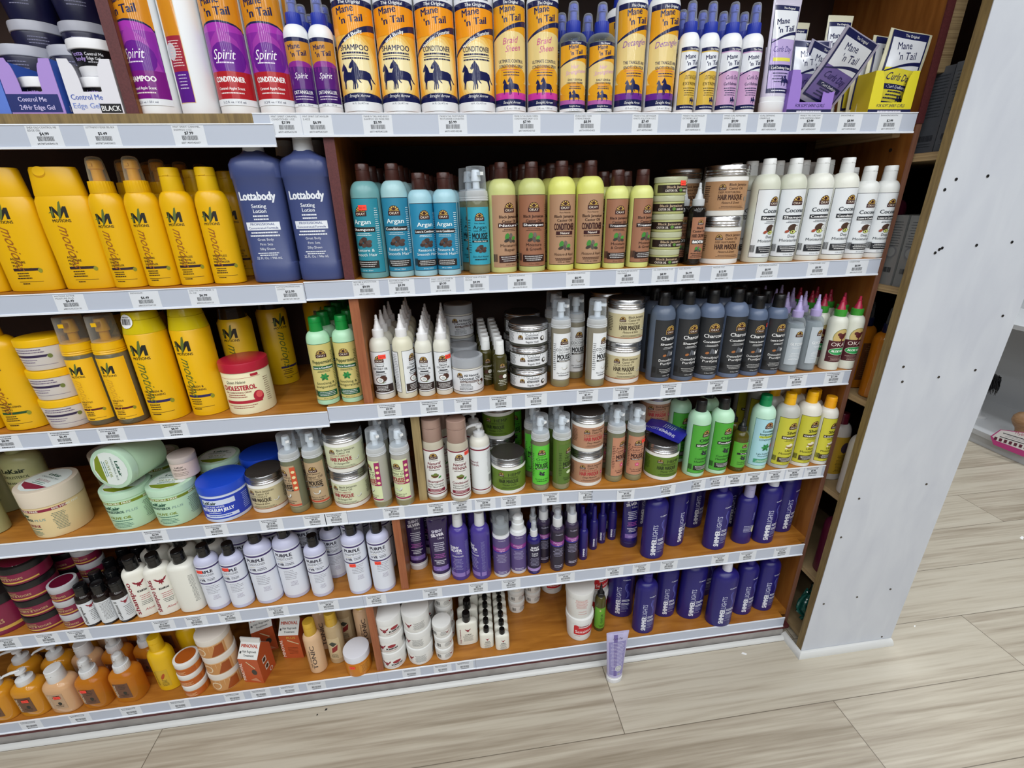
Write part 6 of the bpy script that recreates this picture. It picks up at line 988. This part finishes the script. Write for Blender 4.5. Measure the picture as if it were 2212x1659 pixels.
put(5, [('rdB', -1.219, .060, 0, 1, {'step': .12}), ('rdJ', -1.112, .050, 0, 0, {'n': 4}), ('rdJ', -1.10, .150, 0, 0, {'n': 4, 'd0': 1}), ('rdS', -1.034, .031, 0, 0, {'n': 3}), ('rdS', -1.02, .110, 0, 0, {'n': 4, 'd0': 1}), ('bwS', -.989, .021, .5, 4, {'dx': .006}), ('bwB', -.949, .021, .5, 4, {'dx': .006}), ('bwC', -.909, .023, .5, 4, {'dx': .006}),
 ('kiS', -.866, .036, .45), ('kiT', -.812, .036, .4), ('kiB', -.752, .038, 0), ('kiB', -.85, .10, 0, 3, {'dx': .01, 'step': .06}), ('kiB', -.782, .10, 0, 3, {'dx': .01, 'step': .06}), ('kiB', -.712, .105, 0, 3, {'dx': .01, 'step': .06}),
 ('puC', -.6865, .033, .0, 0, {'st': (-10, 132)}), ('puC', -.6245, .030, -.05, 0, {'st': (-6, 134)}), ('puL', -.5575, .038, -.05, 0), ('puL', -.4895, .047, -.1, 0), ('puC', -.64, .115, 0, 2, {'dx': .01, 'step': .06}), ('puL', -.56, .12, 0, 2, {'step': .07}), ('puL', -.47, .125, 0, 2, {'step': .07}), ('puS', -.417, .036, .0), ('puS', -.392, .100, 0, 2, {'step': .06}), ('puM', -.3140, .032, .0, 0, {'st': (-4, 104)}), ('puM', -.2480, .031, .0, 0, {'st': (-4, 104)}), ('puM', -.335, .115, 0, 2, {'step': .065, 'dx': .01}), ('puM', -.255, .11, 0, 2, {'step': .065, 'dx': .01})])
put(5, [('tvA', -.157, .094, .1), ('tvA', -.12, .155, .1), ('tvA', -.089, .042, .05, 0), ('siA', -.0335, .040, .0, 2, {'dx': -.004, 'step': .06}), ('siB', .0265, .034, .0, 2, {'dx': -.004, 'step': .06}), ('vbA', .0845, .030, .0, 2, {'step': .062}), ('vbB', .1335, .036, .0, 2, {'step': .062}), ('vbD', .177, .024, .0, 1, {'step': .06, 'dx': .008}), ('vbC', .212, .062, .05, 2, {'dx': .008, 'step': .045}), ('vbC', .245, .026, .1, 1, {'step': .062, 'dx': .012}), ('vbC', .2895, .037, .1, 2, {'dx': .008, 'step': .045}),
 ('vbM', .330, .050, .3, 1, {'dx': .006, 'step': .04}), ('vbM', .372, .087, .3, 1, {'dx': .004, 'step': .04}), ('vbM', .406, .110, 0, 2, {'dx': -.03, 'step': .036}), ('vbM', .443, .120, 0, 2, {'dx': .0, 'step': .04}), ('tvM', .487, .088, .1), ('slB', .540, .036, .05), ('slB', .630, .080, .55), ('slB', .726, .150, .3), ('slB', .742, .043, .05), ('slB', .560, .18, .3), ('slP', .838, .052, .05), ('slB', .840, .135, .1), ('slW', .9055, .045, .08), ('slB', .995, .085, .2)])
put(6, [('miP', -1.395, .035, 0), ('miP', -1.318, .034, -.05, 2, {'dx': .012, 'step': .075}), ('miP', -1.240, .036, -.05, 2, {'dx': .02, 'step': .075, 'st': (6, 66)}), ('miC', -1.160, .034, -.05, 2, {'dx': .02, 'step': .075, 'st': (6, 66)}), ('miS', -1.080, .035, -.05, 2, {'dx': .02, 'step': .075, 'st': (-6, 74)}), ('miS', -.998, .040, -.05, 2, {'dx': .02, 'step': .075}), ('ylB', -.905, .058, -.1, 0), ('ylB', -.865, .130, .2, 1, {'dx': .01}),
 ('oJs', -.823, .033, -.1, 0, {'n': 3}), ('oJs', -.79, .105, -.1, 0, {'n': 4, 'd0': 1}), ('oJb', -.745, .050, -.1, 0, {'n': 3}), ('car', -.655, .052, -.22), ('car', -.668, .150, .35), ('cap2', -.566, .118, -.1), ('toA', -.4835, .046, -.05), ('toB', -.430, .070, -.1), ('toA', -.478, .125, 0, 0), ('toB', -.415, .140, 0, 1), ('toA', -.355, .120, .2, 0), ('oJt', -.3620, .032, .2, 0, {'st': (-16, 40)}),
 ('kjA', -.2595, .043, -.1, 0, {'n': 3}), ('kjB', -.1775, .045, -.1, 0, {'n': 3}), ('kjS', -.1035, .037, -.1, 0, {'n': 3}), ('kjA', -.17, .135, 0, 0, {'n': 2, 'd0': 1}), ('kjA', -.25, .135, 0, 0, {'n': 3, 'd0': 1}), ('kjS', -.098, .105, 0, 0, {'n': 4, 'd0': 1}), ('klB', -.031, .068, .05, 3, {'step': .048, 'dx': .004}), ('klS', .0285, .045, .0, 6, {'step': .031, 'dx': .001}), ('klS', .0765, .032, .0, 6, {'step': .031, 'dx': .001}),
 ('kjS', .141, .175, .1, 0, {'n': 3}), ('kjS', .202, .206, -.1, 0, {'n': 2}), ('kjS', .225, .30, 0, 0, {'n': 2}), ('seJ', .329, .053, .05), ('seJ', .405, .135, .1, 0, {'n': 2}), ('seJ', .28, .25, .1, 0, {'n': 2}), ('grn', .397, .056, .1),
 ('slL', .487, .112, -.25), ('slB', .538, .036, .0), ('slB', .633, .085, .0), ('slL', .715, .070, -.0), ('slL', .795, .028, .0), ('slB', .893, .055, .1), ('slB', .972, .060, .02), ('slB', .60, .165, .2), ('slL', .80, .155, 0)])
inst('seB', .327, .054, ZS[6]+.0945, .1, shelf='bottom', note='stacked on the pot with the red label')
# the olive oil jar lying on its side on top of the others, lid towards the aisle
dirv = Vector((-.22, -.97, .06)).normalized(); lidc = Vector((-.802, .006, .836))
q = dirv.to_track_quat('Z', 'Y').to_euler(); jl = inst('leG', *(lidc-dirv*.105), 0, tilt=tuple(q), shelf='fourth', note='lying on its side, lid facing out')
jl.rotation_euler = (dirv.to_track_quat('Z', 'Y') @ Euler((0, 0, -1.5)).to_quaternion()).to_euler()
inst('tuF', .411, -.066, 0, .0, shelf='floor', note='standing alone on the floor')

# round bar-code sticker on the cap of the first tall yellow can
first = [r_ for r_ in RECORDS if r_[2] == 'mC'][0][0]; mb = MB()
printed(mb, Surf([(198, 38), (226, 34.6), (230, 33.6), (244, 30.6)]), [('e', -9, 226, 14.5, 14.5, '#E8E8EA'), ('b', -9, 219, 20, 12, '#2A2A2E'), ('l', -9, 233, 16, 1, 3, 1.4, '#4A4A4E')], base=.7)
o = newobj('barcode_sticker', mb.mesh('barcode_sticker'), first); o['label'] = 'round white bar-code sticker'
# products of the neighbouring unit, seen through the gap
def nprod(key, x, y, z, rot=PI/2, **k): inst(key, x, y, z, rot, shelf='end unit', **k)
def bigbox(key, desc, c, w_, d_, h_, els, capc=None):
    b = MB(); box(b, -w_/2, w_/2, -d_/2, d_/2, 0, h_, mat(c, 'foil')); l = MB(); printed(l, Flat((-w_/2, 0, 0), (0, -1, 0), (0, 0, 1)), els)
    tpl(key, 'product_carton', 'carton', desc, [('box_body', b.mesh('box_body', smooth=False), []), ('printing', l.mesh('printing', smooth=False), [])], h_, w_/2)
bigbox('nbG', 'slate grey lotion carton with bar code', '#5C6068', 52, 46, 168, [('l', 0, 150, 38, 14, 6, 1.8, '#34383E'), ('b', 0, 24, 30, 12, '#1E2026'), ('l', 0, 18, 30, 2, 5, 1.6, '#34383E')])
bigbox('nbS', 'silver grey carton with round emblem', '#8A8C8C', 46, 44, 162, [('l', 0, 146, 34, 10, 6, 1.6, '#4A4C50'), ('e', 0, 78, 15, 15, '#6E7074'), ('e', 0, 78, 11, 11, '#8A8C8C'), ('b', 0, 30, 26, 12, '#1E2026')])
bottle('nbA', 'hair_oil_bottle', 'amber oil bottle in the end unit', rounds(34, 30, 150, 176, 15, 4), '#A86414', [('r', -30, 26, 30, 132, '#5A3218'), ('l', 0, 122, 46, 16, 6, 1.6, '#8A6A4A')], spray(174, 198, 240, 17, '#161A3A', '#161616', '#9A9CA0'), 240, kind='gloss')
bottle('nbY', 'shampoo_bottle', 'white and yellow bottle in the end unit', rounds(32, 28, 150, 182, 14, 4), '#D9D2CC', [('r', -48, 22, 48, 146, '#C8A030'), ('e', 0, 110, 14, 18, '#4A3A4A'), ('l', 0, 84, 40, 12, 5, 1.8, '#4A3A20')], [('cap', disc_cap(180, 214, 15, '#6A1A30'), [])], 214)
bottle('nbP', 'conditioner_bottle', 'plum bottle in the end unit', rounds(34, 28, 170, 196, 15, 4), '#5A1A34', [], [('cap', disc_cap(194, 225, 15, '#4A1428'), [])], 225)
bottle('nbK', 'shampoo_bottle', 'black capped dark bottle in the end unit', rounds(28, 26, 120, 142, 12, 4), '#1C1A20', [], [('cap', disc_cap(140, 168, 14, '#101012'), [])], 168)
for i, (k, x, y) in enumerate([('nbG', 1.100, -.022), ('nbG', 1.160, -.022), ('nbG', 1.105, .035), ('nbG', 1.165, .035), ('nbG', 1.125, .10)]): nprod(k, x, y, 1.463, .12, note=['nearest the gap', 'second from the gap', 'behind the nearest one', 'behind, second from the gap', 'deepest in the top tier'][i])
for i, (x, y) in enumerate([(1.160, -.025), (1.225, -.02)]): nprod('nbK', x, y, 1.463+.1685, .0, note=['standing on the nearest grey carton row', 'standing on the grey cartons, further right'][i])
for i, (k, x, y) in enumerate([('nbS', 1.088, -.024), ('nbS', 1.138, -.024), ('nbS', 1.088, .026), ('nbS', 1.138, .026)]): nprod(k, x, y, 1.170, .0, note=['nearest the gap', 'second from the gap', 'behind the nearest one', 'behind, second from the gap'][i])
nprod('nbP', 1.13, .12, 1.170); nprod('nbK', 1.20, .07, 1.170, 0)
nprod('nbA', 1.104, .004, .873, .2, note='nearest the gap'); nprod('nbA', 1.18, .01, .873, .2, note='second from the gap'); nprod('nbA', 1.11, .085, .873, .4, note='behind the nearest one')
nprod('nbY', 1.100, -.012, .574, .3, note='nearest the gap'); nprod('nbY', 1.172, -.008, .574, .2, note='second from the gap'); nprod('nbY', 1.11, .075, .574, .2, note='behind the nearest one')
nprod('nbP', 1.110, .0, .266, note='nearest the gap, low tier'); nprod('nbP', 1.185, .0, .266, note='second from the gap, low tier')
# packed teal hair bundles low in the end unit
def bundle(name, loc, c, label, n=26, s=1.0, seed=1, cat='hair bundle', curl=.03):
    mb = MB(); rr = random.Random(seed); m = mat(c, 'gloss')
    for i in range(n):
        a = rr.uniform(0, 6.28); h0 = rr.uniform(0, 30)*s; p = []; r_ = rr.uniform(8, 34)*s; ph = rr.uniform(0, 6)
        for k in range(9):
            t = k/8; p.append((math.cos(a)*r_+math.sin(ph+t*7)*14*s, math.sin(a)*r_*.7+math.cos(ph+t*6)*10*s, h0+8*s+t*90*s*rr.uniform(.9, 1.1)))
        tube(mb, p, [5*s]*8+[2*s], m, 7)
    o = bpy.data.objects.new(name, mb.mesh(name)); COL.objects.link(o); o.location = loc; return tag(o, label, cat)
bundle('hair_bundle', (1.115, .01, .034), '#1E5A50', 'teal curly hair bundle on the lowest end-unit board', 34, 1.1, 3)
bundle('hair_bundle', (1.19, .05, .034), '#143A36', 'dark teal hair bundle behind the lighter teal one', 30, 1.1, 5)
# wigs, wooden stand head and card on the white unit
def wig(loc, label, seed, s=1.5):
    mb = MB(); rr = random.Random(seed); m = mat('#141416', 'gloss')
    loft(mb, [(0, 40*s), (30*s, 62*s, 56*s), (70*s, 60*s, 54*s)]+sh(72*s, 118*s, (60*s, 54*s), (8*s, 8*s), 6), m, seg=28)
    for i in range(120):
        a = rr.uniform(0, 6.28); z = rr.uniform(50, 100)*s; p = []; w0 = rr.uniform(.9, 1.05)
        for k in range(6):
            t = k/5; q = (60*w0+t*rr.uniform(6, 22))*s; p.append((q*math.cos(a+t*.3), q*math.sin(a+t*.3)*.9, z-t*t*rr.uniform(70, 110)*s))
        tube(mb, p, [3.2, 3, 2.6, 2, 1.4, .6], m, 5)
    o = bpy.data.objects.new('wig', mb.mesh('wig')); COL.objects.link(o); o.location = loc; return tag(o, label, 'wig')
wig((3.16, 1.18, .27), 'shaggy black wig against the white display back, lower tier', 4, .85); wig((3.12, .86, .715), 'black wig standing on the upper white shelf', 8, 1.2)
mb = MB(); loft(mb, [(0, 60), (8, 60), (12, 30), (60, 22), (200, 20), (215, 24)], mat('#C9CACC')); o = bpy.data.objects.new('wig_stand', mb.mesh('wig_stand')); COL.objects.link(o); o.location = (3.16, 1.18, .085); tag(o, 'pale post stand carrying the lower black wig', 'stand')
mb = MB(); loft(mb, [(0, 46), (10, 46), (16, 26), (40, 24), (60, 30), (78, 44), (100, 54), (125, 52), (145, 38), (154, 16)], wood('light_turned_wood', '#B08A66', '#9A7450', (6, 6, 20), .45), seg=40)
o = bpy.data.objects.new('wooden_stand', mb.mesh('wooden_stand')); COL.objects.link(o); o.location = (3.10, .895, .085); tag(o, 'light wooden rounded display stand on the low white shelf', 'stand')
mb = MB(); mC = mat('#B23A78', 'paper'); V = [(-70, 0), (60, -14), (95, 0), (95, 95), (45, 120), (-70, 92), (-95, 40)]; n = len(V)
mb.add([(x, 0, z) for x, z in V]+[(x, 2, z) for x, z in V], [tuple(range(n)), tuple(range(2*n-1, n-1, -1))]+[(i, n+i, n+(i+1) % n, (i+1) % n) for i in range(n)], mC)
hb = bpy.data.objects.new('hair_sample_card', None); COL.objects.link(hb); b_ = newobj('backing', mb.mesh('backing', smooth=False), hb); l = MB()
printed(l, Flat((0, 0, 0), (1, 0, 0), (0, 0, 1)), [('p', [(-66, 26), (92, 16), (92, 93), (44, 116), (-66, 90), (-88, 42)], '#D8D4D2'), ('t', 'MyBelle', 18, 92, 14, '#A02A5A', {'w': 58, 'b': 0}), ('r', -54, 76, 80, 80, '#2A2A34'), ('l', 10, 70, 110, 2, 7, 2, '#8A8A92'), ('r', -60, 52, 84, 56, '#2A2A34')]+[('r', -78+20*k, 28, -66+20*k, 46, '#5A2434') for k in range(8)])
newobj('printing', l.mesh('printing', smooth=False), hb); hb.location = (2.955, .815, .066); hb.rotation_euler = (-.12, 0, -PI/2+.35); tag(hb, 'white and magenta hair sample card on the white unit', 'card')
# litter on the floor
def scrap(loc, rz, w_, h_, c, label, cat='paper scrap'):
    mb = MB(); mb.add([(-w_, -h_, .2), (w_*.8, -h_*.7, .8), (w_, h_*.8, 1.5), (-w_*.6, h_, .3), (-w_, -h_, 0), (w_*.8, -h_*.7, .5), (w_, h_*.8, 1.2), (-w_*.6, h_, 0)], [(0, 1, 2, 3), (7, 6, 5, 4), (0, 4, 5, 1), (1, 5, 6, 2), (2, 6, 7, 3), (3, 7, 4, 0)], mat(c, 'matte'))
    o = bpy.data.objects.new(cat.replace(' ', '_'), mb.mesh('scrap', smooth=False)); COL.objects.link(o); o.location = loc; o.rotation_euler = (0, 0, rz); return tag(o, label, cat)
scrap((.856, -.047, 0), -.6, 8, 4, '#ECECEC', 'white paper scrap on the floor before the brown shelves'); scrap((2.338, .279, 0), .4, 14, 5, '#F0F0F0', 'white paper scrap on the floor at far right'); scrap((1.489, -.037, 0), .3, 4, 2, '#F0F0F0', 'tiny white scrap right of the white panel')
scrap((-.458, -.034, 0), 0, 3.6, 3, '#1A1A1A', 'black crumb by the white floor trim', 'crumb'); scrap((-.480, -.046, 0), .5, 2.4, 2, '#1A1A1A', 'smaller black crumb further out on the floor', 'crumb')

# ------------------------------------------------------------------ labels that single each thing out
NUM = ['', 'one', 'two', 'three', 'four', 'five', 'six', 'seven', 'eight', 'nine', 'ten', 'eleven', 'twelve']
fam = {}
for rec in RECORDS: fam.setdefault((rec[1]['desc'], rec[4], rec[5], rec[6]), []).append(rec)
DR = ['']+[q+' row back' for q in ('second', 'third', 'fourth', 'fifth', 'sixth', 'seventh', 'eighth')]
used = {}
for (desc, shelf, dep, lvl), l in fam.items():
    l.sort(key=lambda r_: (r_[0].location.x, r_[0].location.y)); plain = [r_ for r_ in l if not r_[7]]
    for r_ in l:
        if r_[7]: s = desc+', '+r_[7]
        else:
            i, n = plain.index(r_), len(plain); s = desc; bits = []
            if lvl: bits.append(lvl+' of stack' if lvl == 'bottom' else lvl+' up')
            if n > 1: bits.append(('leftmost' if i == 0 else 'rightmost' if i == n-1 else ORD[i+1]+' from left')+' of '+NUM[min(n, 12)])
            if dep: bits.append(DR[min(dep, 7)])
            bits.append({'floor': 'on the floor', 'end unit': 'right of the brown panel'}.get(shelf, shelf+' shelf')); s += ', '+', '.join(bits)
        w_ = s.split()
        if len(w_) > 16:
            s = re.sub(r' of (two|three|four|five|six|seven|eight)\b', '', s); w_ = s.split()
            if len(w_) > 16: s = s.replace(' row back', ' row'); print('LONG', s)
        used[s] = used.get(s, 0)+1
        r_[0]['label'] = s
        fs = [q for q in RECORDS if q[1] is r_[1] and q[4] == shelf]
        if len(fs) > 1: r_[0]['group'] = r_[1]['name'].replace('_', ' ')+('es' if r_[1]['name'].endswith('x') else 's')+' on the '+({'floor': 'floor', 'end unit': 'end unit'}.get(shelf, shelf+' shelf'))+', '+desc.split(',')[0]
dupl = [k for k, v in used.items() if v > 1]
if dupl: print('DUPLICATE LABELS', dupl)
print('RECORDS', len(RECORDS))
